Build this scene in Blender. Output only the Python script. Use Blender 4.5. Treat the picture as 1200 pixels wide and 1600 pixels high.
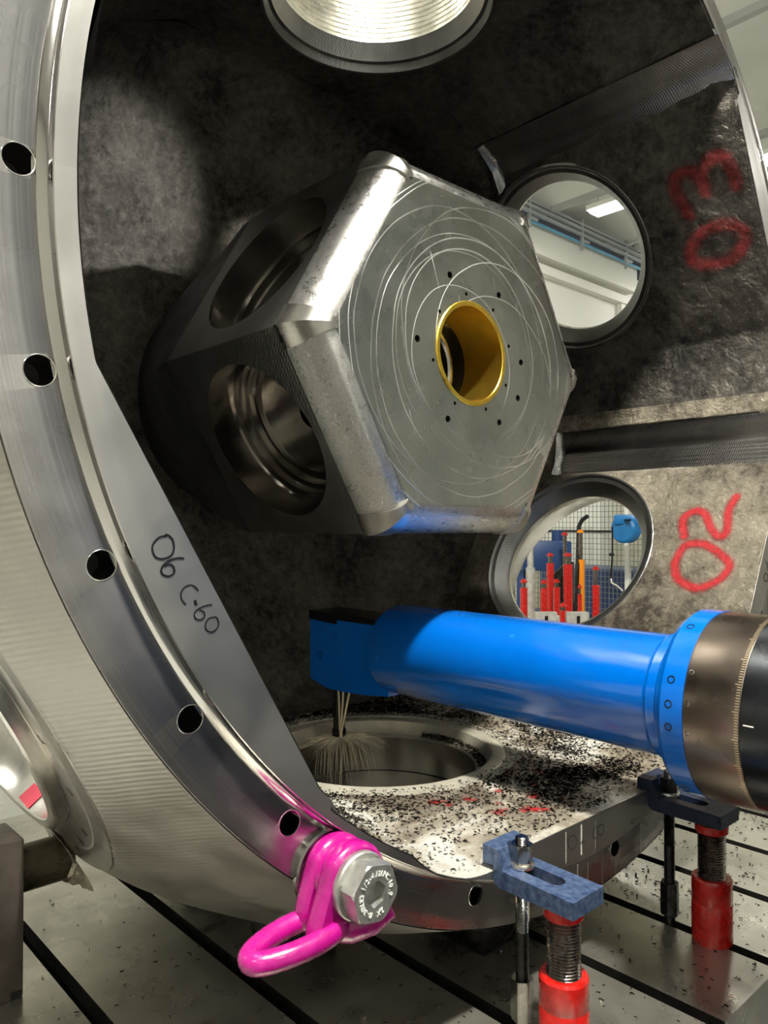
import bpy, bmesh, math, random
from math import sin, cos, tan, pi, radians as rad, sqrt, atan2, hypot
from mathutils import Vector, Matrix, noise

for _o in list(bpy.data.objects):
    bpy.data.objects.remove(_o)
sc = bpy.context.scene
COL = sc.collection
random.seed(7)

# ------------------------------------------------------------------ frame of reference
# The casting is measured in units of its bolt circle radius (S metres). x to the right across the
# front face, y inward along its axis, z up, origin on the axis in the plane of the bolted face.
S = 1.15
TABLE = -1.168
ZC = 0.6 - TABLE * S


def W(x, y, z):
    return Vector((x * S, y * S, z * S + ZC))


# ------------------------------------------------------------------ camera
psi, pit = 0.7435, 0.01516
Fv = Vector((sin(psi) * cos(pit), cos(psi) * cos(pit), sin(pit)))
Rv = Vector((cos(psi), -sin(psi), 0))
Uv = Rv.cross(Fv)
cd = bpy.data.cameras.new('camera')
cam = bpy.data.objects.new('camera', cd)
COL.objects.link(cam)
cd.sensor_fit = 'HORIZONTAL'
cd.sensor_width = 36
cd.lens = 1201.1 / 1200 * 36
cd.clip_start = 0.05
cam.matrix_world = Matrix(((Rv.x, Uv.x, -Fv.x, 0), (Rv.y, Uv.y, -Fv.y, 0), (Rv.z, Uv.z, -Fv.z, 0), (0, 0, 0, 1)))
cam.location = W(-1.246, -0.8047, -0.3627)
sc.camera = cam

# ------------------------------------------------------------------ world, light, exposure
wd = bpy.data.worlds.new('world')
sc.world = wd
wd.use_nodes = True
wd.node_tree.nodes['Background'].inputs[0].default_value = (0.9, 0.95, 1.0, 1)
wd.node_tree.nodes['Background'].inputs[1].default_value = 0.04
LAMP_POWER = 62.0      # radiance of the hall's strip lamps
KEY_POWER = 2100.0     # radiance of the machine's work lights
sc.view_settings.view_transform = 'Standard'
sc.view_settings.look = 'None'
sc.view_settings.exposure = 0.0
sc.view_settings.gamma = 1.0
sc.view_settings.use_curve_mapping = False


# ------------------------------------------------------------------ materials
class NT:
    def __init__(self, name):
        self.m = bpy.data.materials.new(name)
        self.m.use_nodes = True
        self.t = self.m.node_tree
        self.b = self.t.nodes['Principled BSDF']

    def n(self, kind, **kw):
        nd = self.t.nodes.new('ShaderNode' + kind)
        for k, v in kw.items():
            if k.startswith('i_'):
                key = k[2:]
                nd.inputs[int(key) if key.isdigit() else key.replace('_', ' ')].default_value = v
            else:
                setattr(nd, k, v)
        return nd

    def l(self, a, b):
        self.t.links.new(a, b)

    def math(self, op, a, b=None, clamp=False):
        nd = self.n('Math', operation=op)
        nd.use_clamp = clamp
        for i, v in enumerate((a, b)):
            if v is None:
                continue
            if isinstance(v, (int, float)):
                nd.inputs[i].default_value = v
            else:
                self.l(v, nd.inputs[i])
        return nd.outputs[0]

    def ramp(self, fac, stops):
        r = self.n('ValToRGB')
        els = r.color_ramp.elements
        while len(els) < len(stops):
            els.new(0.5)
        for e, (p, c) in zip(els, stops):
            e.position = p
            e.color = tuple(c) + (1,) if not isinstance(c, (int, float)) else (c, c, c, 1)
        self.l(fac, r.inputs[0])
        return r.outputs[0]

    def pos(self):
        """world position measured from the casting's axis"""
        g = self.n('NewGeometry')
        v = self.n('VectorMath', operation='SUBTRACT')
        v.inputs[1].default_value = (0, 0, ZC)
        self.l(g.outputs['Position'], v.inputs[0])
        return v.outputs[0]

    def noise(self, vec, scale, detail=4, rough=0.55, dist=0.0):
        nd = self.n('TexNoise')
        nd.inputs['Scale'].default_value = scale
        nd.inputs['Detail'].default_value = detail
        nd.inputs['Roughness'].default_value = rough
        nd.inputs['Distortion'].default_value = dist
        if vec is not None:
            self.l(vec, nd.inputs['Vector'])
        return nd.outputs[0]

    def scale(self, vec, s):
        v = self.n('VectorMath', operation='MULTIPLY')
        v.inputs[1].default_value = s
        self.l(vec, v.inputs[0])
        return v.outputs[0]

    def bump(self, h, strength, dist=0.001, prev=None):
        b = self.n('Bump')
        b.inputs['Strength'].default_value = strength
        b.inputs['Distance'].default_value = dist
        self.l(h, b.inputs['Height'])
        if prev is not None:
            self.l(prev, b.inputs['Normal'])
        return b.outputs[0]

    def polar(self, kr, kt, ky):
        """(radius*kr, angle*kt, y*ky) about the casting's axis"""
        s = self.n('SeparateXYZ')
        self.l(self.pos(), s.inputs[0])
        x, y, z = s.outputs
        r = self.math('SQRT', self.math('ADD', self.math('MULTIPLY', x, x), self.math('MULTIPLY', z, z)))
        t = self.math('ARCTAN2', z, x)
        c = self.n('CombineXYZ')
        self.l(self.math('MULTIPLY', r, kr), c.inputs[0])
        self.l(self.math('MULTIPLY', t, kt), c.inputs[1])
        self.l(self.math('MULTIPLY', y, ky), c.inputs[2])
        return c.outputs[0], r, t, x, y, z


def set_b(b, col=None, rough=None, metal=None, spec=None, coat=None, **kw):
    if col is not None:
        b.inputs['Base Color'].default_value = tuple(col) + (1,)
    if rough is not None:
        b.inputs['Roughness'].default_value = rough
    if metal is not None:
        b.inputs['Metallic'].default_value = metal
    if spec is not None:
        b.inputs['Specular IOR Level'].default_value = spec
    if coat is not None:
        b.inputs['Coat Weight'].default_value = coat
        b.inputs['Coat Roughness'].default_value = 0.08
    for k, v in kw.items():
        b.inputs[k.replace('_', ' ')].default_value = v


def simple(name, col, rough=0.5, metal=0.0, var=0.0, vs=20.0, bump=0.0, bs=60.0, bd=0.001, coat=None, var2=None):
    a = NT(name)
    set_b(a.b, col, rough, metal, coat=coat)
    p = a.pos()
    if var:
        nz = a.noise(p, vs, 5, 0.6)
        lo = [max(0, c * (1 - var)) for c in col]
        hi = var2 if var2 else [min(1, c * (1 + var)) for c in col]
        a.l(a.ramp(nz, [(0.35, lo), (0.65, hi)]), a.b.inputs['Base Color'])
        a.l(a.ramp(a.noise(p, vs * 1.7, 4), [(0.3, max(0.03, rough - 0.1)), (0.7, min(1, rough + 0.1))]), a.b.inputs['Roughness'])
    if bump:
        a.l(a.bump(a.noise(p, bs, 5, 0.6), bump, bd), a.b.inputs['Normal'])
    return a.m


def emis(name, col, s):
    a = NT(name)
    set_b(a.b, col, 0.5)
    a.b.inputs['Emission Color'].default_value = tuple(col) + (1,)
    a.b.inputs['Emission Strength'].default_value = s
    return a.m


def m_turned(name, col, rough, aniso=0.6, kr=90, kt=1.5, bump=0.25, streak=0.25):
    """lathe-turned steel: grooves run around the casting's axis"""
    a = NT(name)
    set_b(a.b, col, rough, 1.0)
    v, r, t, x, y, z = a.polar(kr, kt, kr)
    n1 = a.noise(v, 1.0, 5, 0.65)
    v2, *_ = a.polar(14, 0.6, 14)
    n2 = a.noise(v2, 1.0, 3, 0.5)
    p = a.pos()
    n3 = a.noise(p, 5, 4)
    a.l(a.ramp(n2, [(0.3, [c * (1 - streak) for c in col]), (0.7, [min(1, c * (1 + streak * 0.6)) for c in col])]), a.b.inputs['Base Color'])
    a.l(a.ramp(n3, [(0.3, rough - 0.05), (0.7, rough + 0.08)]), a.b.inputs['Roughness'])
    v3, *_ = a.polar(30, 0.12, 30)
    n4 = a.noise(v3, 1.0, 3, 0.5)
    b = a.bump(n4, 0.35 if streak > 0.2 else 0.1, 0.006)
    b = a.bump(n1, bump, 0.0006, b)
    # the short radial marks of the feed
    vr, *_ = a.polar(6, 160, 6)
    b = a.bump(a.noise(vr, 1.0, 2, 0.5), bump * 0.35, 0.0005, b)
    a.l(b, a.b.inputs['Normal'])
    a.b.inputs['Anisotropic'].default_value = aniso
    tg = a.n('Tangent', direction_type='RADIAL', axis='Y')
    a.l(tg.outputs[0], a.b.inputs['Tangent'])
    return a.m


def m_cast(name, dark, light, rough=0.42, metal=0.75, s=1.0, bump=1.0):
    a = NT(name)
    set_b(a.b, dark, rough, metal)
    p = a.pos()
    n1 = a.noise(p, 4.0 * s, 6, 0.62, 0.0)
    n2 = a.noise(p, 34.0 * s, 8, 0.72, 0.3)
    mix = a.math('ADD', a.math('MULTIPLY', n1, 0.55), a.math('MULTIPLY', n2, 0.45))
    a.l(a.ramp(mix, [(0.40, dark), (0.5, [(i + j) / 2 for i, j in zip(dark, light)]), (0.62, light)]), a.b.inputs['Base Color'])
    a.l(a.ramp(n2, [(0.3, rough + 0.2), (0.65, rough - 0.08)]), a.b.inputs['Roughness'])
    vor = a.n('TexVoronoi', feature='SMOOTH_F1')
    vor.inputs['Scale'].default_value = 38 * s
    vv = a.n('VectorMath', operation='ADD')
    nc = a.n('TexNoise')
    nc.inputs['Scale'].default_value = 9
    nc.inputs['Detail'].default_value = 5
    a.l(p, nc.inputs['Vector'])
    sc_ = a.scale(nc.outputs['Color'], (0.25, 0.25, 0.25))
    a.l(p, vv.inputs[0])
    a.l(sc_, vv.inputs[1])
    a.l(vv.outputs[0], vor.inputs['Vector'])
    b = a.bump(n1, 0.5 * bump, 0.03)
    b = a.bump(vor.outputs[0], 0.35 * bump, 0.008, b)
    b = a.bump(a.noise(vv.outputs[0], 45 * s, 8, 0.7), 0.75 * bump, 0.008, b)
    a.l(b, a.b.inputs['Normal'])
    return a.m


def m_knurl(name, col, rough, s=620):
    """fine crossed cutter marks"""
    a = NT(name)
    set_b(a.b, col, rough, 1.0)
    p = a.pos()
    w = None
    hs = []
    for d in ((1, 1, 0.6), (-1, 1, 0.6)):
        dt = a.n('VectorMath', operation='DOT_PRODUCT')
        dt.inputs[1].default_value = d
        a.l(p, dt.inputs[0])
        hs.append(a.math('SINE', a.math('MULTIPLY', dt.outputs['Value'], s)))
    h = a.math('ADD', hs[0], hs[1])
    a.l(a.ramp(a.noise(p, 7, 4), [(0.3, [c * 0.75 for c in col]), (0.7, [min(1, c * 1.2) for c in col])]), a.b.inputs['Base Color'])
    b = a.bump(h, 0.32, 0.0004)
    a.l(b, a.b.inputs['Normal'])
    return a.m


def m_milled(name, col, rough, s=45, bump=0.25, metal=1.0):
    a = NT(name)
    set_b(a.b, col, rough, metal)
    p = a.pos()
    a.l(a.ramp(a.noise(p, s, 6, 0.7), [(0.3, [c * 0.8 for c in col]), (0.7, [min(1, c * 1.2) for c in col])]), a.b.inputs['Base Color'])
    a.l(a.ramp(a.noise(p, s * 0.3, 4), [(0.3, rough - 0.06), (0.7, rough + 0.08)]), a.b.inputs['Roughness'])
    b = a.bump(a.noise(p, s * 6, 4, 0.6), bump, 0.0012)
    a.l(b, a.b.inputs['Normal'])
    return a.m


def m_hubface(name):
    """milled plate with bright swirling scratches"""
    a = NT(name)
    set_b(a.b, (0.5, 0.51, 0.49), 0.24, 1.0)
    s = a.n('SeparateXYZ')
    wob = a.n('TexNoise')
    wob.inputs['Scale'].default_value = 2.2
    p = a.pos()
    a.l(p, wob.inputs['Vector'])
    ad = a.n('VectorMath', operation='ADD')
    a.l(p, ad.inputs[0])
    a.l(a.scale(wob.outputs['Color'], (0.05, 0.0, 0.05)), ad.inputs[1])
    a.l(ad.outputs[0], s.inputs[0])
    x, y, z = s.outputs
    tot = None
    rnd = random.Random(3)
    circ = [(0.01, 0.0, 0.415), (0.025, 0.01, 0.405), (-0.03, 0.01, 0.335), (0.02, -0.03, 0.325), (0.0, 0.0, 0.25), (0.02, 0.02, 0.24),
            (0.04, -0.01, 0.3), (0.1, 0.05, 0.33), (0.13, 0.0, 0.25), (0.12, -0.06, 0.22), (0.06, -0.04, 0.38), (-0.02, -0.02, 0.18)]
    for i, (cx, cz, R) in enumerate(circ):
        cx += 0.026
        cz += 0.026
        dx = a.math('SUBTRACT', x, cx)
        dz = a.math('SUBTRACT', z, cz)
        r = a.math('SQRT', a.math('ADD', a.math('MULTIPLY', dx, dx), a.math('MULTIPLY', dz, dz)))
        w = rnd.uniform(0.0012, 0.0026)
        d = a.math('ABSOLUTE', a.math('SUBTRACT', r, R))
        line = a.math('SUBTRACT', 1.0, a.math('MULTIPLY', d, 1 / w), clamp=True)
        line = a.math('MULTIPLY', line, rnd.uniform(0.45, 1.0))
        tot = line if tot is None else a.math('MAXIMUM', tot, line)
    # broken up along their length
    brk = a.ramp(a.noise(p, 3.2, 3), [(0.36, 0.0), (0.5, 1.0)])
    # random short straight scratches
    sv = a.scale(p, (240, 1, 14))
    rot = a.n('VectorRotate')
    rot.rotation_type = 'Y_AXIS'
    rot.inputs['Angle'].default_value = 0.35
    a.l(p, rot.inputs['Vector'])
    sv = a.scale(rot.outputs[0], (150, 1, 5))
    scr = a.ramp(a.noise(sv, 1, 2, 0.5), [(0.70, 0.0), (0.73, 1.0)])
    scr = a.math('MULTIPLY', scr, a.ramp(a.noise(p, 5.5, 2), [(0.52, 0.0), (0.6, 0.8)]))
    fac = a.math('MAXIMUM', a.math('MULTIPLY', tot, brk), scr)
    mx = a.n('MixRGB')
    a.l(fac, mx.inputs[0])
    a.l(a.ramp(a.noise(p, 3.5, 5), [(0.3, (0.36, 0.37, 0.36)), (0.7, (0.56, 0.57, 0.53))]), mx.inputs[1])
    mx.inputs[2].default_value = (0.93, 0.92, 0.88, 1)
    a.l(mx.outputs[0], a.b.inputs['Base Color'])
    rr = a.math('ADD', a.ramp(a.noise(p, 8, 5), [(0.3, 0.2), (0.7, 0.34)]), a.math('MULTIPLY', fac, 0.3))
    a.l(rr, a.b.inputs['Roughness'])
    b = a.bump(a.noise(p, 14, 6, 0.6), 0.12, 0.006)
    b = a.bump(fac, 0.6, 0.0015, b)
    a.l(b, a.b.inputs['Normal'])
    return a.m


def m_body(name):
    """outside of the casting: matt steel with stepped rows of cutter marks"""
    a = NT(name)
    col = (0.44, 0.42, 0.385)
    set_b(a.b, col, 0.42, 1.0)
    v, r, t, x, y, z = a.polar(1, 1, 1)
    rows = a.math('SINE', a.math('ADD', a.math('MULTIPLY', t, 850.0), a.math('MULTIPLY', a.noise(a.pos(), 2.5, 2), 5.0)))
    msk = a.ramp(a.noise(a.pos(), 3.0, 3), [(0.4, 0.15), (0.6, 1.0)])
    h = a.math('MULTIPLY', rows, msk)
    a.l(a.ramp(a.noise(a.pos(), 6, 6, 0.6), [(0.3, [c * 0.85 for c in col]), (0.7, [c * 1.15 for c in col])]), a.b.inputs['Base Color'])
    a.l(a.ramp(a.noise(a.pos(), 12, 4), [(0.3, 0.36), (0.7, 0.5)]), a.b.inputs['Roughness'])
    b = a.bump(h, 0.2, 0.0012)
    b = a.bump(a.noise(a.scale(a.pos(), (3, 30, 3)), 12, 4), 0.15, 0.002, b)
    a.l(b, a.b.inputs['Normal'])
    return a.m


def m_floorpad(name):
    """coolant-wet cast floor of the lower port"""
    a = NT(name)
    set_b(a.b, (0.5, 0.48, 0.42), 0.3, 0.35)
    p = a.pos()
    n1 = a.noise(p, 5, 5, 0.6, 0.8)
    n2 = a.noise(p, 30, 7, 0.75)
    a.l(a.ramp(n1, [(0.40, (0.17, 0.14, 0.105)), (0.5, (0.36, 0.32, 0.25)), (0.58, (0.62, 0.60, 0.53))]), a.b.inputs['Base Color'])  # pale tone paints lamp light on the wet floor; browns are wear
    a.l(a.ramp(n2, [(0.35, 0.16), (0.7, 0.5)]), a.b.inputs['Roughness'])
    b = a.bump(n1, 0.3, 0.01)
    b = a.bump(n2, 0.5, 0.003, b)
    a.l(b, a.b.inputs['Normal'])
    return a.m


def m_table(name):
    a = NT(name)
    col = (0.40, 0.385, 0.33)
    set_b(a.b, col, 0.3, 0.85)
    p = a.pos()
    g = a.noise(a.scale(p, (1, 0.12, 1)), 120, 3, 0.6)
    n1 = a.noise(p, 3.5, 5, 0.6)
    a.l(a.ramp(n1, [(0.3, [c * 0.7 for c in col]), (0.7, [min(1, c * 1.25) for c in col])]), a.b.inputs['Base Color'])
    a.l(a.ramp(a.noise(p, 6, 6, 0.65), [(0.35, 0.2), (0.65, 0.42)]), a.b.inputs['Roughness'])
    b = a.bump(g, 0.1, 0.0006)
    b = a.bump(a.noise(p, 12, 4), 0.08, 0.004, b)
    a.l(b, a.b.inputs['Normal'])
    return a.m


def m_paint_mark(name, col, rough=0.45):
    """spray paint whose coverage is stored in the mesh attribute 'cover'"""
    a = NT(name)
    set_b(a.b, col, rough)
    at = a.n('Attribute', attribute_name='cover')
    p = a.pos()
    nz = a.noise(p, 140, 6, 0.75)
    f = a.math('MULTIPLY', at.outputs['Fac'], a.ramp(nz, [(0.36, 0.35), (0.5, 1.0)]))
    f = a.math('MULTIPLY', f, 1.0, clamp=True)
    a.l(f, a.b.inputs['Alpha'])
    a.l(a.bump(a.noise(p, 45, 8, 0.7), 0.7, 0.008), a.b.inputs['Normal'])
    return a.m


M = {}
M['flange'] = m_turned('turned_flange_steel', (0.41, 0.395, 0.38), 0.25, 0.75)
M['lip'] = m_turned('turned_lip_steel', (0.50, 0.49, 0.465), 0.34, 0.5, bump=0.2, streak=0.1)
M['spigot'] = m_turned('polished_spigot_steel', (0.62, 0.6, 0.58), 0.12, 0.4, bump=0.08, streak=0.1)
M['body'] = m_body('milled_body_steel')
M['pad'] = m_milled('spotfaced_steel', (0.42, 0.4, 0.37), 0.3, 20, 0.15)
M['bright'] = m_milled('bright_bored_steel', (0.68, 0.66, 0.62), 0.22, 15, 0.1)
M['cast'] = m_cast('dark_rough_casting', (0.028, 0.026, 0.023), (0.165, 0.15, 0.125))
M['castlit'] = m_cast('lit_brown_casting', (0.075, 0.062, 0.048), (0.48, 0.43, 0.33), 0.36, 0.75, 0.9, 2.0)  # lighter casting colour paints in the light on the lower right wall
M['pad01'] = m_floorpad('lit_wet_casting_floor')
M['flute'] = m_knurl('fluted_groove_steel', (0.40, 0.395, 0.39), 0.24, 800)
M['port'] = m_knurl('dark_port_ring_steel', (0.24, 0.24, 0.235), 0.33, 620)
M['portbright'] = m_milled('bright_port_steel', (0.74, 0.72, 0.64), 0.3, 30, 0.12)
M['creamrim'] = m_milled('pale_wet_rim_steel', (0.48, 0.45, 0.36), 0.4, 20, 0.1, 0.5)
M['hubface'] = m_hubface('scratched_hub_plate_steel')
M['hubedge'] = m_milled('ball_milled_edge_steel', (0.58, 0.57, 0.54), 0.30, 190, 0.5)
M['hubcorner'] = m_milled('smooth_corner_steel', (0.58, 0.56, 0.52), 0.27, 20, 0.1)
M['hubside'] = m_knurl('cross_milled_side_steel', (0.24, 0.235, 0.22), 0.38, 560)
M['bore'] = m_milled('polished_bore_steel', (0.36, 0.34, 0.31), 0.2, 6, 0.05)
M['neck'] = simple('dark_neck_casting', (0.05, 0.048, 0.044), 0.5, 0.6, 0.4, 6, 0.4, 40, 0.004)
M['bronze'] = m_milled('bronze_bushing', (0.95, 0.6, 0.09), 0.3, 8, 0.05)
M['bronze_rim'] = m_milled('pale_bronze_rim', (0.9, 0.68, 0.32), 0.2, 8, 0.05)
M['dark'] = simple('black_hole', (0.015, 0.014, 0.013), 0.6, 0.3)
M['table'] = m_table('scraped_table_iron')
M['slot'] = simple('dark_slot_iron', (0.035, 0.034, 0.03), 0.35, 0.6, 0.3, 20)  # slot walls and floors coloured darker than the table top
M['blue'] = simple('glossy_blue_paint', (0.0, 0.11, 0.5), 0.2, 0.0, 0.06, 4, 0.03, 30, 0.001, coat=0.6)
M['bluedark'] = simple('black_oily_cover', (0.008, 0.009, 0.012), 0.18, 0.2, 0.3, 30, 0.3, 80)
M['brown'] = simple('burnished_brown_steel', (0.27, 0.22, 0.185), 0.3, 1.0, 0.05, 3, 0.05, 90)
M['ram'] = simple('blued_dark_ram_steel', (0.07, 0.075, 0.085), 0.22, 0.9, 0.2, 5)
M['brass'] = simple('brassy_tick_marks', (0.75, 0.6, 0.38), 0.35, 0.8)
M['pink'] = simple('magenta_paint', (0.33, 0.003, 0.155), 0.27, 0.0, 0.12, 40, 0.22, 170, 0.0012, coat=0.4)
M['zinc'] = simple('grey_zinc_bolt', (0.48, 0.48, 0.45), 0.42, 0.85, 0.12, 60, 0.2, 220, 0.0006)
M['zinclight'] = simple('raised_bolt_lettering', (0.9, 0.89, 0.84), 0.5, 0.1)
M['clampblue'] = simple('worn_blue_clamp', (0.03, 0.06, 0.15), 0.42, 0.35, 0.3, 90, 0.3, 120, 0.001, var2=(0.09, 0.13, 0.22))
M['clampdark'] = simple('dark_blue_clamp', (0.018, 0.028, 0.06), 0.35, 0.35, 0.3, 40, 0.2, 90, 0.001)
M['blacksteel'] = simple('black_oxide_steel', (0.035, 0.034, 0.033), 0.3, 0.8, 0.3, 40)
M['nut'] = simple('polished_nut_steel', (0.32, 0.31, 0.29), 0.2, 1.0, 0.2, 40)
M['washer'] = simple('bright_washer_steel', (0.7, 0.67, 0.6), 0.3, 1.0, 0.1, 60)
M['thread'] = simple('dark_thread_steel', (0.22, 0.19, 0.17), 0.25, 1.0, 0.2, 40)
M['red'] = simple('red_jack_paint', (0.46, 0.009, 0.006), 0.28, 0.0, 0.18, 50, 0.1, 120, 0.001, coat=0.5)
M['redtape'] = simple('red_tape', (0.75, 0.08, 0.13), 0.5)
M['rust'] = simple('rusty_square_steel', (0.16, 0.135, 0.115), 0.4, 0.6, 0.3, 12, 0.3, 60, 0.002)
M['bar'] = simple('oily_round_bar', (0.10, 0.085, 0.055), 0.28, 0.8, 0.45, 14, 0.1, 40)
M['foil'] = simple('crumpled_wrap', (0.55, 0.5, 0.4), 0.2, 0.5, 0.45, 30, 0.5, 30, 0.01)
M['marker'] = simple('black_marker_ink', (0.008, 0.008, 0.01), 0.35)
M['markergrey'] = simple('faint_marker_ink', (0.03, 0.03, 0.03), 0.4)
M['spray'] = m_paint_mark('red_spray_paint', (0.29, 0.003, 0.006), 0.6)
M['chip'] = simple('steel_chips', (0.035, 0.033, 0.03), 0.22, 0.95, 0.3, 300)
M['chipwhite'] = simple('bright_steel_chips', (0.8, 0.78, 0.7), 0.22, 0.9)
M['wall'] = simple('white_hall_wall', (0.80, 0.80, 0.74), 0.7, 0, 0.02, 1)
M['ceil'] = simple('grey_white_ceiling', (0.74, 0.745, 0.69), 0.8, 0, 0.03, 0.6)
M['ceildark'] = simple('grey_ceiling_strip', (0.42, 0.43, 0.41), 0.7)
M['beam'] = simple('cream_beam', (0.82, 0.82, 0.75), 0.6)
M['steelgrey'] = simple('galvanised_tray', (0.45, 0.48, 0.5), 0.4, 0.6)
M['pipeblue'] = simple('light_blue_pipe', (0.12, 0.36, 0.55), 0.4)
M['concrete'] = simple('pale_workshop_floor', (0.50, 0.50, 0.46), 0.35, 0, 0.1, 3, 0.1, 60, 0.002)
M['lamp'] = emis('lamp_diffuser', (1.0, 0.98, 0.92), LAMP_POWER)
M['key'] = emis('work_light_diffuser', (1.0, 0.97, 0.88), KEY_POWER)
M['machine'] = simple('grey_machine_enamel', (0.16, 0.17, 0.175), 0.4, 0, 0.05, 2)
M['navy'] = simple('navy_machine_enamel', (0.015, 0.05, 0.16), 0.4, 0, 0.1, 3)
M['fencewire'] = simple('grey_fence_wire', (0.22, 0.23, 0.22), 0.5, 0.3)
M['orange'] = simple('orange_jack_paint', (0.85, 0.27, 0.01), 0.35)
M['reel'] = simple('blue_reel_plastic', (0.01, 0.17, 0.45), 0.35)
M['cream'] = simple('cream_sheeting', (0.66, 0.65, 0.52), 0.6, 0, 0.05, 3)
M['greyblock'] = simple('grey_clamp_block', (0.45, 0.44, 0.4), 0.45, 0.3, 0.2, 20)
M['wood'] = simple('brown_pallet_wood', (0.25, 0.17, 0.1), 0.7, 0, 0.2, 10)
M['tag'] = simple('yellow_tag', (0.8, 0.65, 0.02), 0.5)
M['whitemark'] = simple('white_line_paint', (0.8, 0.78, 0.7), 0.5)
_j = NT('coolant_water')
set_b(_j.b, (0.95, 0.85, 0.6), 0.25)
_j.b.inputs['Alpha'].default_value = 0.65
M['jet'] = _j.m
_j = NT('coolant_mist')
set_b(_j.b, (0.95, 0.85, 0.62), 0.4)
_j.b.inputs['Alpha'].default_value = 0.28
M['mist'] = _j.m
_j = NT('coolant_drip')
set_b(_j.b, (0.85, 0.82, 0.72), 0.3)
_j.b.inputs['Alpha'].default_value = 0.6
M['drip'] = _j.m


# ------------------------------------------------------------------ mesh building
class MB:
    """collects geometry in world metres"""

    def __init__(self):
        self.v = []
        self.f = []
        self.mi = []

    def add(self, vs, fs, mi=0):
        b = len(self.v)
        self.v += [Vector(p) for p in vs]
        self.f += [tuple(b + i for i in f) for f in fs]
        self.mi += [mi] * len(fs)
        return self

    def box(self, c, s, rz=0.0, mi=0, M3=None, bev=0.0):
        hx, hy, hz = s[0] / 2, s[1] / 2, s[2] / 2
        R = M3 if M3 is not None else Matrix.Rotation(rz, 3, 'Z')
        c = Vector(c)
        if bev <= 0:
            vs = [c + R @ Vector((x * hx, y * hy, z * hz)) for x in (-1, 1) for y in (-1, 1) for z in (-1, 1)]
            return self.add(vs, [(0, 1, 3, 2), (4, 6, 7, 5), (0, 4, 5, 1), (2, 3, 7, 6), (0, 2, 6, 4), (1, 5, 7, 3)], mi)
        bm = bmesh.new()
        bmesh.ops.create_cube(bm, size=1)
        for v in bm.verts:
            v.co = Vector((v.co.x * s[0], v.co.y * s[1], v.co.z * s[2]))
        bmesh.ops.bevel(bm, geom=list(bm.edges), offset=bev, segments=2, affect='EDGES', profile=0.5)
        bm.verts.index_update()
        self.add([c + R @ v.co for v in bm.verts], [tuple(v.index for v in f.verts) for f in bm.faces], mi)
        bm.free()
        return self

    def lathe(self, prof, o, ax, n=48, mi=0, closed=False, a0=0.0, ref=None):
        """prof: list of (radius, distance along ax from o)"""
        ax = Vector(ax).normalized()
        if ref is None:
            ref = Vector((0, 0, 1)) if abs(ax.z) < 0.9 else Vector((1, 0, 0))
        e1 = (ref - ax * ref.dot(ax)).normalized()
        e2 = ax.cross(e1)
        o = Vector(o)
        vs, fs = [], []
        k = len(prof)
        for i in range(n):
            a = a0 + 2 * pi * i / n
            d = e1 * cos(a) + e2 * sin(a)
            for r, h in prof:
                vs.append(o + d * r + ax * h)
        for i in range(n):
            j = (i + 1) % n
            for q in range(k if closed else k - 1):
                p = (q + 1) % k
                a_, b_, c_, d_ = i * k + q, i * k + p, j * k + p, j * k + q
                fs.append((a_, d_, c_, b_))
        return self.add(vs, fs, mi)

    def cyl(self, p0, p1, r, n=24, mi=0, r1=None, cap=True):
        p0, p1 = Vector(p0), Vector(p1)
        L = (p1 - p0).length
        r1 = r if r1 is None else r1
        pr = [(0, 0), (r, 0), (r1, L), (0, L)] if cap else [(r, 0), (r1, L)]
        return self.lathe(pr, p0, p1 - p0, n, mi)

    def tube(self, pts, r, n=8, mi=0, closed=False, rs=None):
        pts = [Vector(p) for p in pts]
        N = len(pts)
        vs, fs = [], []
        up = None
        for i, p in enumerate(pts):
            if closed:
                d = pts[(i + 1) % N] - pts[i - 1]
            else:
                d = pts[min(i + 1, N - 1)] - pts[max(i - 1, 0)]
            d.normalize()
            if up is None:
                up = Vector((0, 0, 1)) if abs(d.z) < 0.9 else Vector((1, 0, 0))
            up = (up - d * up.dot(d)).normalized()
            s = d.cross(up)
            rr = rs[i] if rs else r
            for k in range(n):
                a = 2 * pi * k / n
                vs.append(p + (up * cos(a) + s * sin(a)) * rr)
        for i in range(N if closed else N - 1):
            j = (i + 1) % N
            for k in range(n):
                l = (k + 1) % n
                fs.append((i * n + k, i * n + l, j * n + l, j * n + k))
        if not closed:
            fs.append(tuple(range(n))[::-1])
            fs.append(tuple((N - 1) * n + k for k in range(n)))
        return self.add(vs, fs, mi)

    def prism(self, poly, o, e1, e2, ex, mi=0):
        """polygon in the plane (e1, e2) at o, extruded by the vector ex"""
        o, e1, e2, ex = Vector(o), Vector(e1), Vector(e2), Vector(ex)
        n = len(poly)
        vs = [o + e1 * a + e2 * b for a, b in poly] + [o + e1 * a + e2 * b + ex for a, b in poly]
        fs = [tuple(range(n))[::-1], tuple(range(n, 2 * n))] + [(i, (i + 1) % n, n + (i + 1) % n, n + i) for i in range(n)]
        return self.add(vs, fs, mi)

    def grid(self, rows, mi=0, wrap=False):
        b = []
        w = len(rows[0])
        vs = [p for r in rows for p in r]
        fs = []
        for i in range(len(rows) - 1):
            for j in range(w if wrap else w - 1):
                k = (j + 1) % w
                fs.append((i * w + j, i * w + k, (i + 1) * w + k, (i + 1) * w + j))
        return self.add(vs, fs, mi)


def origin_of(o):
    p = Vector((0, 0, 0))
    while o is not None:
        p += o.location
        o = o.parent
    return p


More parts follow.
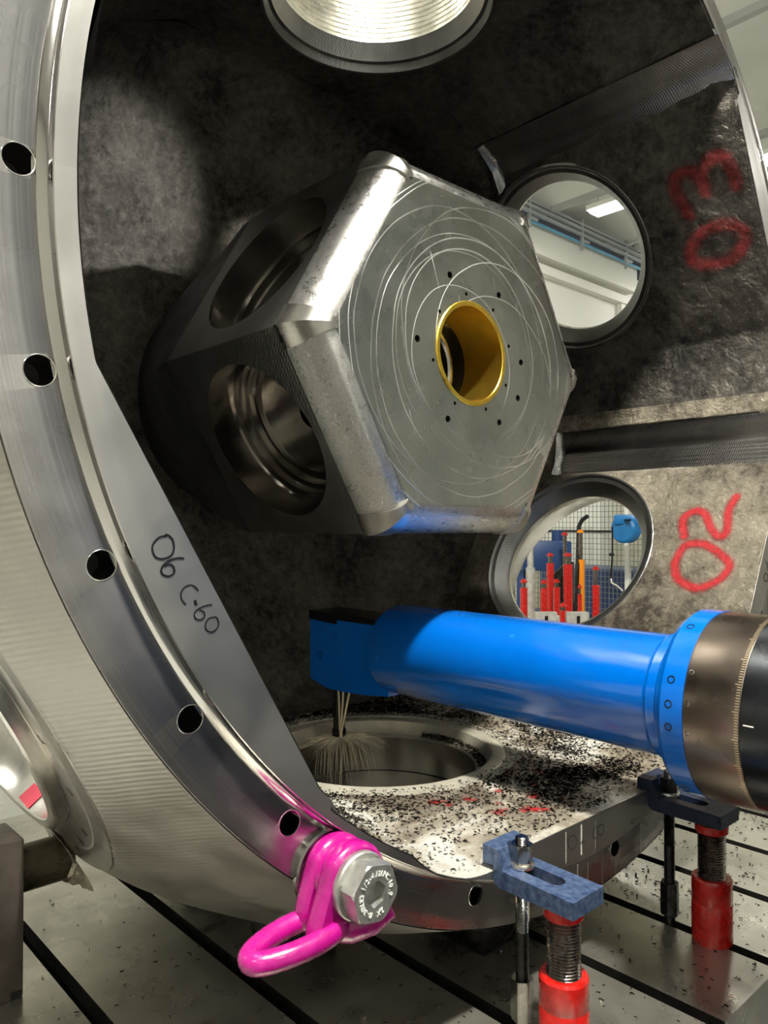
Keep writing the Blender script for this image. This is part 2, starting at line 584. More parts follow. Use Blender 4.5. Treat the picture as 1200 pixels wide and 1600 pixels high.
def build(name, mb, mats, parent=None, loc=None, smooth=40, recalc=True, weld=False):
    me = bpy.data.meshes.new(name)
    org = origin_of(parent) if parent else (Vector(loc) if loc is not None else Vector((0, 0, 0)))
    me.from_pydata([v - org for v in mb.v], [], mb.f)
    if not isinstance(mats, (list, tuple)):
        mats = [mats]
    for m in mats:
        me.materials.append(M[m])
    me.polygons.foreach_set('material_index', mb.mi)
    if recalc or weld:
        bm = bmesh.new()
        bm.from_mesh(me)
        if weld:
            bmesh.ops.remove_doubles(bm, verts=bm.verts, dist=1e-5)
        if recalc:
            bmesh.ops.recalc_face_normals(bm, faces=bm.faces)
        bm.to_mesh(me)
        bm.free()
    if smooth:
        me.polygons.foreach_set('use_smooth', [True] * len(me.polygons))
        if smooth < 180:
            me.set_sharp_from_angle(angle=rad(smooth))
    o = bpy.data.objects.new(name, me)
    COL.objects.link(o)
    if parent:
        o.parent = parent
    elif loc is not None:
        o.location = org
    return o


def thing(name, label, cat, loc, group=None):
    o = bpy.data.objects.new(name, None)
    COL.objects.link(o)
    o.location = Vector(loc)
    o.empty_display_size = 0.05
    return tag(o, label, cat, group)


def tag(o, label, cat=None, group=None, kind=None):
    if label:
        o['label'] = label
    if cat:
        o['category'] = cat
    if group:
        o['group'] = group
    if kind:
        o['kind'] = kind
    return o


def struct(name, mb, mat, **kw):
    o = build(name, mb, mat, **kw)
    o['kind'] = 'structure'
    return o


def carve(o, cutter):
    """boolean difference of o with the MB cutter, applied"""
    me = bpy.data.meshes.new('cut')
    org = origin_of(o)
    me.from_pydata([v - org for v in cutter.v], [], cutter.f)
    bm = bmesh.new()
    bm.from_mesh(me)
    bmesh.ops.recalc_face_normals(bm, faces=bm.faces)
    bm.to_mesh(me)
    bm.free()
    c = bpy.data.objects.new('cut', me)
    COL.objects.link(c)
    c.location = org
    md = o.modifiers.new('b', 'BOOLEAN')
    md.object = c
    md.operation = 'DIFFERENCE'
    md.solver = 'EXACT'
    md.use_self = False
    bpy.context.view_layer.update()
    dg = bpy.context.evaluated_depsgraph_get()
    new = bpy.data.meshes.new_from_object(o.evaluated_get(dg))
    o.modifiers.clear()
    o.data = new
    bpy.data.objects.remove(c)
    return o


def resmooth(o, ang=35):
    me = o.data
    me.polygons.foreach_set('use_smooth', [True] * len(me.polygons))
    me.set_sharp_from_angle(angle=rad(ang))


# ================================================================== THE HALL
HX0, HX1, HY0, HY1, HZ = -10.0, 17.0, -9.0, 8.0, 7.07
struct('floor', MB().box(((HX0 + HX1) / 2, (HY0 + HY1) / 2, -0.05), (HX1 - HX0, HY1 - HY0, 0.1)), 'concrete')
struct('wall_back', MB().box(((HX0 + HX1) / 2, HY1 + 0.1, HZ / 2), (HX1 - HX0, 0.2, HZ)), 'wall')
struct('wall_front', MB().box(((HX0 + HX1) / 2, HY0 - 0.1, HZ / 2), (HX1 - HX0, 0.2, HZ)), 'wall')
struct('wall_left', MB().box((HX0 - 0.1, (HY0 + HY1) / 2, HZ / 2), (0.2, HY1 - HY0, HZ)), 'wall')
struct('wall_right', MB().box((HX1 + 0.1, (HY0 + HY1) / 2, HZ / 2), (0.2, HY1 - HY0, HZ)), 'wall')
ceil = struct('ceiling', MB().box(((HX0 + HX1) / 2, (HY0 + HY1) / 2, HZ + 0.85), (HX1 - HX0, HY1 - HY0, 0.1)), 'ceil')
# shallow vaulted roof slabs that span the bays, joined at dark strips
k = 0
xs = [-10, -7.4, -4.4, -1.4, 1.6, 4.6, 7.6, 10.6, 13.6, 17]
for a, b in zip(xs[:-1], xs[1:]):
    rows = []
    for i in range(9):
        t = i / 8
        x = a + (b - a) * t
        z = HZ + 0.38 + 0.36 * (1 - (2 * t - 1) ** 2)
        rows.append([Vector((x, HY0, z)), Vector((x, HY1, z))])
    p = build('ceiling_panel', MB().grid(rows), 'ceil', parent=ceil)
    p = build('ceiling_joint', MB().box((b, (HY0 + HY1) / 2, HZ + 0.35), (0.10, HY1 - HY0, 0.1)), 'ceildark', parent=ceil)
for y0, y1, z0, z1, nm in ((7.72, 8.0, 6.62, 7.2, 'trim_1'), (7.84, 8.0, 6.35, 6.52, 'trim_2')):
    x1 = 14.1 if nm == 'trim_1' else HX1
    struct(nm, MB().box(((HX0 + x1) / 2, (y0 + y1) / 2, (z0 + z1) / 2), (x1 - HX0, y1 - y0, z1 - z0)), 'beam')
struct('trim_3', MB().box((13.9, 7.94, 3.2), (0.35, 0.12, 6.4)), 'beam')

# cable tray, its brackets and the pipes under the ceiling
tr = thing('cable_tray', 'long grey cable tray with drop brackets under the white ceiling', 'cable tray', (8, 7.5, 7.2))
for z in (7.31, 7.40, 7.20):
    build('rail', MB().box((5, 7.5, z), (24, 0.06, 0.05)), 'steelgrey', parent=tr)
for x in (9.9, 11.6, 13.25, 14.9):
    build('bracket', MB().box((x, 7.5, 7.2), (0.05, 0.05, 0.6)).box((x + 0.1, 7.5, 7.1), (0.3, 0.04, 0.04)), 'steelgrey', parent=tr)
tag(build('pipe', MB().cyl((-9.5, 7.6, 7.1), (16.5, 7.6, 7.1), 0.03, 12), 'pipeblue', loc=(5, 7.6, 7.07)), 'light blue pipe running below the cable tray', 'pipe')
cb = MB().tube([(13.3, 7.5, 7.4), (13.4, 7.2, 7.5), (13.3, 6.4, 7.55), (13.2, 5.4, 7.56), (13.2, 4.0, 7.56)], 0.03, 8)
tag(build('cable_conduit', cb, 'steelgrey', loc=(13.3, 7.5, 7.4)), 'thin grey conduit curving from the cable tray over the ceiling', 'conduit')

# strip lamps
lamps = [(10.13, 5.93, 'strip lamp seen through the upper open port'), (10.3, 3.45, 'strip lamp glowing beside the rim of the casting'),
         (4.1, 5.0, 'strip lamp above the top port of the casting')]
lamps += [(x, y, None) for x, y in ((-6, -6.5), (-1.6, -6.5), (-5.5, -1.5))] + [(-6, 5, None), (-1.5, 5, None), (10.3, -2.5, None), (15, 6.2, None)]
for x, y, lb in lamps:
    z = HZ - 0.2
    t = thing('strip_lamp', lb or 'bright ceiling strip lamp of the workshop hall out of view', 'lamp', (x, y, z), 'ceiling strip lamps')
    if not lb:
        del t['label']
        t['label'] = 'ceiling strip lamp in the unseen part of the hall'
    LL = 0.85 if lb else 1.5
    build('housing', MB().box((x, y, z + 0.05), (0.36, LL, 0.08)), 'beam', parent=t)
    build('diffuser', MB().box((x, y, z - 0.01), (0.28, LL - 0.08, 0.04)), 'lamp', parent=t)
    for dy in (-0.3, 0.3):
        build('hanger', MB().cyl((x, y + dy, z + 0.09), (x, y + dy, z + 1.02), 0.01, 6), 'steelgrey', parent=t)


def worklight(pos, target, w, h, label):
    pos, target = Vector(pos), Vector(target)
    d = (target - pos).normalized()
    e = d.cross(Vector((0, 0, 1))).normalized()
    u = e.cross(d)
    R = Matrix((e, u, -d)).transposed()
    t = thing('work_light', label, 'lamp', pos)
    build('housing', MB().box(pos - d * 0.04, (w + 0.04, h + 0.04, 0.06), M3=R), 'machine', parent=t)
    build('diffuser', MB().box(pos, (w, h, 0.01), M3=R), 'key', parent=t)
    build('hanger', MB().cyl(pos - d * 0.06, (pos.x, pos.y, HZ + 0.2), 0.012, 6), 'steelgrey', parent=t)


worklight((-0.9, -1.25, 5.2), W(0.25, 0.25, -0.8), 0.36, 0.24, 'work light aimed into the casting from the front above')
sl = bpy.data.lights.new('added_fill_spot', 'SPOT')  # made-up spot, added to brighten the upper left cavity wall
sl.energy = 340
sl.spot_size = rad(15)
sl.spot_blend = 0.8
sl.shadow_soft_size = 0.03
so = bpy.data.objects.new('added_fill_spot', sl)
COL.objects.link(so)
so.location = (0.35, -1.22, 2.62)
so.rotation_euler = (W(-0.38, 1.1, 0.50) - Vector(so.location)).to_track_quat('-Z', 'Y').to_euler()
so_ = thing('added_spot_lamp', 'added small spot lamp that brightens the cavity wall', 'lamp', (0.35, -1.27, 2.62))
build('added_lamp_shade', MB().lathe([(0.0, 0.06), (0.04, 0.06), (0.05, 0.02), (0.06, -0.03), (0.056, -0.03), (0.045, 0.02), (0.0, 0.05)], (0.35, -1.25, 2.62), Vector(so.location) - W(-0.38, 1.1, 0.50), 24), 'machine', parent=so_)

# ---- what stands beyond the lower right port
B = 0.07


def small_jack(x, y, top, base, r, label, mat='red', head=True, neck=0.1):
    t = thing('screw_jack', label, 'jack', (x, y, base), 'jacks standing beyond the port')
    build('body', MB().cyl((x, y, base), (x, y, top - neck), r, 16), mat, parent=t)
    build('screw', MB().cyl((x, y, top - neck), (x, y, top - 0.02), r * 0.55, 12), 'thread', parent=t)
    build('head', MB().lathe([(0, 0), (r * 0.95, 0), (r * 0.95, 0.014), (r * 0.6, 0.018), (r * 0.6, 0.03), (0, 0.03)], (x, y, top - 0.03), (0, 0, 1), 12), mat, parent=t)
    return t


rk = thing('tool_rack', 'low steel and wood rack carrying the red jacks', 'rack', (4.1, 2.75, 0))
build('shelf', MB().box((4.05, 2.85, 0.43), (2.0, 1.5, 0.05)), 'wood', parent=rk)
for dx in (-0.95, 0.95):
    for dy in (-0.7, 0.7):
        build('leg', MB().box((4.05 + dx, 2.85 + dy, 0.2025), (0.08, 0.08, 0.405)), 'machine', parent=rk)
rb = 0.455
for x, y, top, r, lb, mt, nk in (
        (3.598, 2.881, 1.08, 0.03, 'short red jack leftmost behind the grey post', 'red', 0.07),
        (3.801, 2.831, 1.067, 0.03, 'short red jack between the grey post and the tall red one', 'red', 0.07),
        (4.255, 3.089, 1.268, 0.034, 'tall red jack left of the pair in the middle', 'red', 0.09),
        (4.13, 2.936, 1.051, 0.03, 'short red jack in front of the black steel plate', 'red', 0.07),
        (4.858, 3.346, 1.445, 0.036, 'tallest red jack with a long thin bare screw', 'red', 0.34),
        (4.37, 2.983, 1.268, 0.042, 'thick red jack in the middle of the group', 'red', 0.1),
        (3.665, 2.552, 0.908, 0.03, 'lowest red jack in front between the grey blocks', 'red', 0.06),
        (4.377, 2.707, 1.16, 0.032, 'red jack standing apart before the wire fence', 'red', 0.16),
        (4.104, 2.689, 1.02, 0.018, 'slim red bar jack in front of the orange one', 'red', 0.08),
        (4.796, 3.13, 1.47, 0.036, 'tall orange jack with an orange head', 'orange', 0.28)):
    small_jack(x, y, top, rb, r, lb, mt, neck=nk)
tag(build('steel_post', MB().cyl((3.8, 2.965, rb), (3.8, 2.965, 1.16), 0.038, 20).cyl((3.8, 2.965, 1.16), (3.8, 2.965, 1.36), 0.026, 20), 'greyblock', loc=(3.8, 2.965, rb)),
    'grey round steel post beside the short red jacks', 'post')
pb = MB().tube([(4.59, 3.062, rb + 0.02), (4.72, 3.12, 1.0), (4.86, 3.19, 1.5), (4.90, 3.18, 1.56), (4.95, 3.15, 1.6)], 0.02, 8)
tag(build('pry_bar', pb, 'blacksteel', loc=(4.59, 3.062, rb)), 'black pry bar with a hooked tip leaning between the jacks', 'pry bar')
tag(build('steel_plate', MB().prism([(0, 0), (0.32, 0), (0.32, 0.72), (0.26, 0.72), (0, 0.52)], (4.35, 3.25, rb), (0.85, -0.5, 0), (0, 0, 1), (0.02, 0.03, 0)), 'blacksteel', loc=(4.35, 3.25, rb)),
    'black steel plate with a slanted top behind the tall red jack', 'plate')
for x, y, w, lb in ((3.396, 2.528, 0.075, 'grey grooved clamp block left of the lowest red jack'), (3.572, 2.366, 0.075, 'grey grooved clamp block below the black pry bar'), (3.49, 2.50, 0.02, 'narrow pale block beside the lowest red jack')):
    t = thing('clamp_block', lb, 'block', (x, y, rb), 'grey clamp blocks on the rack')
    top = 0.86 if w > 0.05 else 0.83
    Rz = -0.75
    build('block', MB().box((x, y, (rb + top) / 2), (w * 2.2, 0.06, top - rb), rz=Rz), 'greyblock', parent=t)
    build('notch', MB().box((x - 0.03, y - 0.032, top - 0.07), (w * 0.3, 0.012, 0.09), rz=Rz), 'blacksteel', parent=t)
mc = thing('hydraulic_unit', 'navy blue machine unit with two motors behind the jacks', 'machine', (5.2, 3.85, 0))
build('housing', MB().box((5.15, 3.8, 1.2), (0.5, 0.35, 0.3), rz=-0.75, bev=0.02), 'navy', parent=mc)
for dx, dy in ((-0.09, 0.12), (0.1, -0.1)):
    build('motor', MB().cyl((5.15 + dx, 3.8 + dy, 1.34), (5.15 + dx, 3.8 + dy, 1.46), 0.06, 16), 'navy', parent=mc)
for dx, dy in ((-0.14, 0.16), (0.16, -0.14)):
    build('leg', MB().box((5.15 + dx, 3.8 + dy, 0.54), (0.09, 0.09, 1.08)), 'navy', parent=mc)
build('base', MB().box((5.35, 4.0, 0.3), (0.6, 0.4, 0.6), rz=-0.75), 'navy', parent=mc)

# wire fence, parallel to the casting's axis
FX = 6.15
fn = thing('wire_fence', 'grey wire mesh safety fence behind the jacks', 'fence', (FX, 3.7, 0))
wm = MB()
for i in range(62):
    y = 1.9 + i * 0.05
    wm.box((FX, y, 1.15), (0.005, 0.006, 1.9))
for i in range(32):
    wm.box((FX, 3.45, 0.22 + i * 0.06), (0.005, 3.1, 0.006))
w_ = build('wire_mesh', wm, 'fencewire', parent=fn, smooth=0, recalc=False)
w_['kind'] = 'stuff'
for z in (0.2, 1.44, 2.1):
    build('rail', MB().box((FX - 0.01, 3.45, z), (0.03, 3.1, 0.025)), 'blacksteel', parent=fn)
for y in (1.9, 3.42, 5.0):
    build('post', MB().box((FX, y, 1.05), (0.05, 0.05, 2.1)), 'wall' if abs(y - 3.42) < 0.1 else 'fencewire', parent=fn)
tag(build('storage_bin', MB().box((6.85, 4.0, 0.5), (0.8, 1.6, 1.0), bev=0.02), 'navy', loc=(6.85, 4.0, 0)), 'dark blue storage bin standing behind the wire fence', 'bin')
hr = thing('hose_reel', 'blue hose reel hanging at the wire fence', 'hose reel', (5.6, 3.1, 1.3))
rc = Vector((5.42, 3.02, 1.475))
dr = Vector((-Fv.x, -Fv.y, 0)).normalized()
side = Vector((dr.y, -dr.x, 0))
build('drum', MB().lathe([(0, -0.07), (0.12, -0.07), (0.14, -0.05), (0.14, 0.05), (0.12, 0.07), (0, 0.07)], rc, side * 0.8 + dr * 0.6, 28), 'reel', parent=hr)
build('cover', MB().box(rc + Vector((0, 0, 0.09)) - side * 0.02, (0.18, 0.25, 0.1), rz=0.4, bev=0.02), 'reel', parent=hr)
build('mouth', MB().box(rc + dr * 0.14 + side * 0.03 + Vector((0, 0, 0.085)), (0.03, 0.12, 0.02), rz=-0.72), 'blacksteel', parent=hr)
build('bracket', MB().box((rc.x + 0.35, rc.y + 0.1, 1.5), (0.7, 0.05, 0.05)), 'blacksteel', parent=hr)
build('hose', MB().tube([(5.29, 3.09, 1.5), (5.285, 3.09, 1.25), (5.275, 3.1, 0.99)], 0.008, 8), 'blacksteel', parent=hr)
build('weight', MB().lathe([(0, 0), (0.02, 0), (0.028, 0.012), (0.02, 0.03), (0, 0.03)], (5.28, 3.095, 1.21), (0, 0, 1), 12), 'blacksteel', parent=hr)
build('nozzle', MB().tube([(5.275, 3.1, 0.99), (5.27, 3.09, 0.95), (5.32, 3.06, 0.92), (5.37, 3.03, 0.87)], 0.008, 8), 'whitemark', parent=hr)
# corrugated cream sheeting beyond the fence
cs = MB()
for i in range(44):
    cs.box((9.0, 4.2, 0.06 + i * 0.1), (0.06 if i % 2 else 0.02, 7.4, 0.1), mi=0)
t = build('sheeting_wall', cs, ['cream', 'wall'], loc=(9.0, 4.2, 0))
tag(t, 'low cream wall of horizontal corrugated sheeting behind the fence', 'sheeting')
tag(build('machine_cabinet', MB().box((8.0, 5.2, 1.0), (0.6, 1.0, 2.0), bev=0.03).box((7.69, 5.2, 1.25), (0.03, 0.7, 0.5)), 'wall', loc=(8.0, 5.2, 0)),
    'white machine cabinet standing behind the wire fence', 'cabinet')
tg = tag(build('warning_tag', MB().prism([(0, 0), (0.07, 0), (0.035, 0.055)], (5.35, 4.1, 1.52), (0.7, -0.7, 0), (0, 0, 1), (0.01, 0.01, 0)), 'tag', loc=(5.35, 4.1, 1.49)),
         'small yellow triangular tag on top of the navy unit', 'tag')
tp = MB().cyl((5.36, 4.08, 0.0), (5.36, 4.08, 1.53), 0.008, 8)
tag(build('tag_stand', tp, 'blacksteel', loc=(5.36, 4.08, 0)), 'thin black stand holding the yellow tag', 'stand')

# ================================================================== MACHINE TABLE
tb = thing('machine_table', 'pale scraped iron machine table with parallel T slots', 'machine table', W(0, 0.6, TABLE - 0.52))
tb.location.z = 0
slots = [-0.733 + 0.243 * i for i in range(9)]
X0, X1, Y0, Y1 = -1.06, 1.45, -0.254, 1.45
hw, hb = 0.0135, 0.026
pts = [(X0, TABLE - 0.12), (X0, TABLE)]
for s in slots:
    pts += [(s - hw, TABLE), (s - hw, TABLE - 0.028), (s - hb, TABLE - 0.028), (s - hb, TABLE - 0.05), (s + hb, TABLE - 0.05), (s + hb, TABLE - 0.028), (s + hw, TABLE - 0.028), (s + hw, TABLE)]
pts += [(X1, TABLE), (X1, TABLE - 0.12)]
mb = MB()
n = len(pts)
for (a, b), (c_, d) in zip(pts, pts[1:] + pts[:1]):
    top = abs(b - TABLE) < 1e-6 and abs(d - TABLE) < 1e-6
    slotw = (not top) and b > TABLE - 0.06 and d > TABLE - 0.06
    mb.add([W(a, Y0, b), W(c_, Y0, d), W(c_, Y1, d), W(a, Y1, b)], [(0, 1, 2, 3)], 1 if slotw else 0)
for yy in (Y0, Y1):
    # end faces in strips so that they stay simple
    xs_ = [X0] + [q for s in slots for q in (s - hb, s + hb)] + [X1]
    mb.add([W(X0, yy, TABLE - 0.12), W(X1, yy, TABLE - 0.12), W(X1, yy, TABLE - 0.05), W(X0, yy, TABLE - 0.05)], [(0, 1, 2, 3)])
    for i in range(0, len(xs_), 2):
        a, b = xs_[i], xs_[i + 1]
        a2 = a if i == 0 else a - (hb - hw)
        b2 = b if i + 2 == len(xs_) else b + (hb - hw)
        mb.add([W(a, yy, TABLE - 0.05), W(b, yy, TABLE - 0.05), W(b, yy, TABLE - 0.028), W(a, yy, TABLE - 0.028)], [(0, 1, 2, 3)])
        mb.add([W(a2, yy, TABLE - 0.028), W(b2, yy, TABLE - 0.028), W(b2, yy, TABLE), W(a2, yy, TABLE)], [(0, 1, 2, 3)])
build('slotted_top', mb, ['table', 'slot'], parent=tb, smooth=0, weld=True)
zb = W(0, 0, TABLE - 0.12).z
build('bed', MB().box((W((X0 + X1) / 2, 0, 0).x, W(0, (Y0 + Y1) / 2, 0).y, zb / 2), ((X1 - X0 - 0.1) * S, (Y1 - Y0 - 0.1) * S, zb)), 'machine', parent=tb)

# ================================================================== THE CASTING
CE = W(0, 0.55, -1.10)
cast = thing('rotor_hub_casting', 'huge round steel casting with open ports around a central hexagonal block', 'casting', CE)
AP, RC, RL, YL = 0.9, 0.958, 0.9715, -0.0172
YP = 0.572
FL = [(50.8, 4.6, 0.013), (352.3, 4.4, 0.013), (165.0, 8.2, 0.011)]
FC = (-0.2890, -0.6718, 0.2421)


def r_base(th):
    d = (th - pi / 2 + pi / 6) % (pi / 3) - pi / 6
    rc = 0.947 if rad(120) < th % (2 * pi) < rad(230) else RC
    return min(AP / cos(d), rc)


def r_flute(th, f):
    c0, hwid, dep = f
    d = (math.degrees(th) - c0 + 180) % 360 - 180
    if abs(d) > hwid + 1e-4:
        return 0.0
    rb_ = r_base(rad(c0))
    h = rb_ * sin(rad(hwid))
    rho = (h * h + dep * dep) / (2 * dep)
    r0 = rb_ + dep - rho
    q = rho * rho - (r0 * sin(rad(d))) ** 2
    return r0 * cos(rad(d)) + sqrt(max(q, 0))


def arc_far(th, cx, cz, rho):
    b_ = cx * cos(th) + cz * sin(th)
    q = b_ * b_ - (cx * cx + cz * cz - rho * rho)
    return b_ + sqrt(q) if q > 0 else 0.0


def r_floorflute(th):
    return arc_far(th, *FC) if 235 < math.degrees(th) % 360 < 262 else 0.0


def r_front(th):
    return max([r_base(th), r_floorflute(th)] + [r_flute(th, f) for f in FL])


def smooth01(x):
    x = max(0.0, min(1.0, x))
    return x * x * (3 - 2 * x)


def wall_pt(k, u, y, lift=0.0, amp=1.0):
    """point of the cavity wall in sector k (0 = the floor at 270 degrees); u along the flat, y inward"""
    phi = rad(270 + 60 * k)
    thl = atan2(u, AP)
    th = phi + thl
    r = r_base(th)
    edge = smooth01((y - YL) / 0.05)
    # behind the front the corners are filled less sharply
    if y > 0.70:
        r += 0.0
    d = 0.0
    if k in (0, 5) and y < 0.24:
        q_ = 1 - smooth01(y / 0.22)
        r = r + (max(r, r_floorflute(th)) - r) * q_
    for f in FL:
        dd = abs((math.degrees(th) - f[0] + 180) % 360 - 180)
        if dd < f[1] + 1.5 and y < 0.76:
            d = max(d, 0.016 * (1 - smooth01((dd - f[1] + 0.6) / 1.0)))
    if y >= 0.76 or y < 0.0:
        d = d if y < 0 else 0.0
    hr_ = hypot(u, y - YP)
    nearport = smooth01((hr_ - 0.30) / 0.06)
    p = Vector((r * cos(th), y, r * sin(th)))
    a_ = (0.0012 if k == 0 else 0.0052) * amp * edge * nearport
    nz = noise.fractal(p * 5.0 + Vector((3.1, 0, 0)), 1.0, 2.1, 4) * a_ + noise.fractal(p * 22.0, 0.9, 2.1, 3) * a_ * 0.25
    # swelling towards the back wall
    rr = r + d - nz - lift
    return Vector((rr * cos(th), y, rr * sin(th)))


def Wv(p):
    return W(p[0], p[1], p[2])


def sector_sheet(k, fn, hole, ulim, y0, y1, nr=64, na=72):
    """sheet in (u, y) with a round hole; rays from the hole's centre to the border"""
    pts_b = []
    per = [(-ulim, y0, ulim, y0), (ulim, y0, ulim, y1), (ulim, y1, -ulim, y1), (-ulim, y1, -ulim, y0)]
    for x0, ya, x1, yb in per:
        for i in range(na):
            t = i / na
            pts_b.append((x0 + (x1 - x0) * t, ya + (yb - ya) * t))
    rows = []
    for j in range(nr + 1):
        s = (j / nr)
        row = []
        for (bx, by) in pts_b:
            dx, dy = bx, by - YP
            L = hypot(dx, dy)
            r = hole + (L - hole) * s
            row.append(Wv(fn(k, dx / L * r, YP + dy / L * r)))
        rows.append(row)
    return rows


UL = AP * tan(pi / 6)
wallnames = {0: ('port_floor', 'pad01', 0.30), 1: ('cavity_wall', 'castlit', 0.285), 2: ('cavity_wall', 'cast', 0.285), 3: ('cavity_wall', 'cast', 0.285),
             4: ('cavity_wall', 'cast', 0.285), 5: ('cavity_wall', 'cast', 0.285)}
for k in range(6):
    nm, mt, hole = wallnames[k]
    rows = sector_sheet(k, wall_pt, hole if k else 0.33, UL, YL, 0.95, 48 if k in (3, 4, 5) else 64, 60)
    o = build(nm, MB().grid(rows, wrap=True), mt, parent=cast, smooth=180, recalc=False)
    if k == 1:
        o['label'] = 'rough brown wall, coloured brighter as if lit, with red spray numbers'
    if k == 0:
        o['label'] = 'wet floor pad strewn with steel chips'

# domed back of the cavity
rows = []
NB = 360
for i in range(26):
    t = i / 25
    y = 0.95 + 0.26 * sin(t * pi / 2)
    s = 1 - (1 - 0.30) * (1 - cos(t * pi / 2))
    row = []
    for j in range(NB):
        th = 2 * pi * j / NB
        r = r_base(th) * s
        p = Vector((r * cos(th), y, r * sin(th)))
        nz = noise.fractal(p * 5.0, 1.0, 2.1, 4) * 0.008
        row.append(W(p.x * (1 - nz), y - nz, p.z * (1 - nz)))
    rows.append(row)
build('cavity_back', MB().grid(rows, wrap=True), 'cast', parent=cast, smooth=180, recalc=False)

# machined flutes in the corners
for f in FL:
    c0, hwid, dep = f
    rows = []
    for j in range(31):
        d = rad(c0 + (j / 30 * 2 - 1) * hwid)
        r = r_flute(d, f) - 0.0015 - (0.0035 * sin(pi * j / 30) * (1 - cos(4 * pi * j / 30)) / 2 if hwid < 5 else 0)
        row = []
        for yy in [YL + 0.0005, 0.0] + [0.05 * q for q in range(1, 14)] + [0.66, 0.69, 0.7, 0.707, 0.715]:
            q = 0.0 if yy < 0.69 else (yy - 0.69) / 0.025
            r2 = r + (r_base(d) - 0.01 - r) * q ** 2
            row.append(W(r2 * cos(d), yy, r2 * sin(d)))
        rows.append(row)
    build('corner_flute', MB().grid(rows), 'flute', parent=cast, smooth=40, recalc=False)

# lip face with the hexagon-and-circle outline, then the polished spigot down to the flange
NT_ = 1440
r0, r1, r2, r3, r4 = [], [], [], [], []
for j in range(NT_):
    th = 2 * pi * j / NT_
    c_, s_ = cos(th), sin(th)
    ri = r_front(th)
    r0.append(W((ri + 0.0) * c_, YL + 0.006, (ri + 0.0) * s_))
    r1.append(W((ri + 0.0015) * c_, YL, (ri + 0.0015) * s_))
    ro = max(RL, ri + 0.003)
    r2.append(W(ro * c_, YL, ro * s_))
build('lip_face', MB().grid([r0, r1, r2], wrap=True), 'lip', parent=cast, smooth=30, recalc=False)
build('spigot', MB().lathe([(RL, YL), (RL + 0.0012, YL + 0.001), (0.9745, -0.009), (0.9755, -0.0085), (0.983, -0.0005), (0.9845, 0.002), (0.987, 0.002), (0.988, 0.0)],
                           (0, 0, 0), (0, 1, 0), 720), 'spigot', parent=cast, smooth=30)
sp = cast.children[-1]
for v in sp.data.vertices:   # unit lathe -> metres about the axis
    w_ = v.co + origin_of(cast)
    v.co = Wv(w_) - origin_of(cast)

# flange ring with its thirty tapped holes
mb = MB().lathe([(0.988, 0.0), (1.0505, 0.0), (1.0522, 0.0017), (1.0522, 0.07), (0.975, 0.07), (0.975, 0.004)], (0, 0, 0), (0, 1, 0), 720, closed=True)
mb.v = [Wv(p) for p in mb.v]
fl = build('flange_ring', mb, 'flange', parent=cast, smooth=30)
cut = MB()
for i in range(30):
    a = rad(180 + 12 * i)
    p = W(cos(a), -0.02, sin(a))
    cut.lathe([(0, 0), (0.0158 * S, 0), (0.0158 * S, 0.1 * S), (0, 0.1 * S)], p, (0, 1, 0), 40)
carve(fl, cut)
resmooth(fl, 30)
for i in range(30):
    a = rad(180 + 12 * i)
    if i in (9, 10, 11, 12, 13, 14, 15, 16, 17, 18, 19, 20, 21, 22, 23, 24, 25, 26, 27):
        continue
    o_ = W(cos(a), 0, sin(a))
    build('hole_rim', MB().lathe([(0.0158 * S, 0.004), (0.0156 * S, -0.0004), (0.0164 * S, -0.0006), (0.0172 * S, 0.0003)], o_, (0, 1, 0), 40), 'bright', parent=cast)
    build('hole_bottom', MB().lathe([(0, 0.06), (0.0157 * S, 0.055), (0.0157 * S, 0.075)], o_, (0, 1, 0), 32), 'dark', parent=cast)

# outside of the casting
prof_o = [(0, 1.0528), (0.05, 1.072), (0.117, 1.10), (0.25, 1.146), (0.4, 1.178), (0.572, 1.19), (0.75, 1.178), (0.9, 1.146), (1.03, 1.10), (1.2, 1.0)]


def r_out(y):
    for (a, ra), (b, rb_) in zip(prof_o, prof_o[1:]):
        if y <= b:
            t = (y - a) / (b - a)
            return ra + (rb_ - ra) * t
    return prof_o[-1][1]


AO = 1.10


def out_pt(k, u, y):
    phi = rad(270 + 60 * k)
    thl = atan2(u, AO)
    r = r_out(y)
    if hypot(u, y - YP) < 0.62:
        r = min(r, AO / cos(thl))
    return Vector((r * cos(phi + thl), y, r * sin(phi + thl)))


UO = AO * tan(pi / 6)
for k in range(6):
    rows = sector_sheet(k, out_pt, 0.345, UO, 0.0, 1.2, 44, 44)
    o = build('outer_shell', MB().grid(rows, wrap=True), 'body', parent=cast, smooth=25, recalc=False)
mb = MB().lathe([(1.0, 1.2), (0.9, 1.28), (0.7, 1.34), (0.0, 1.36)], (0, 0, 0), (0, 1, 0), 96)
mb.v = [Wv(p) for p in mb.v]
build('back_plate', mb, 'body', parent=cast)

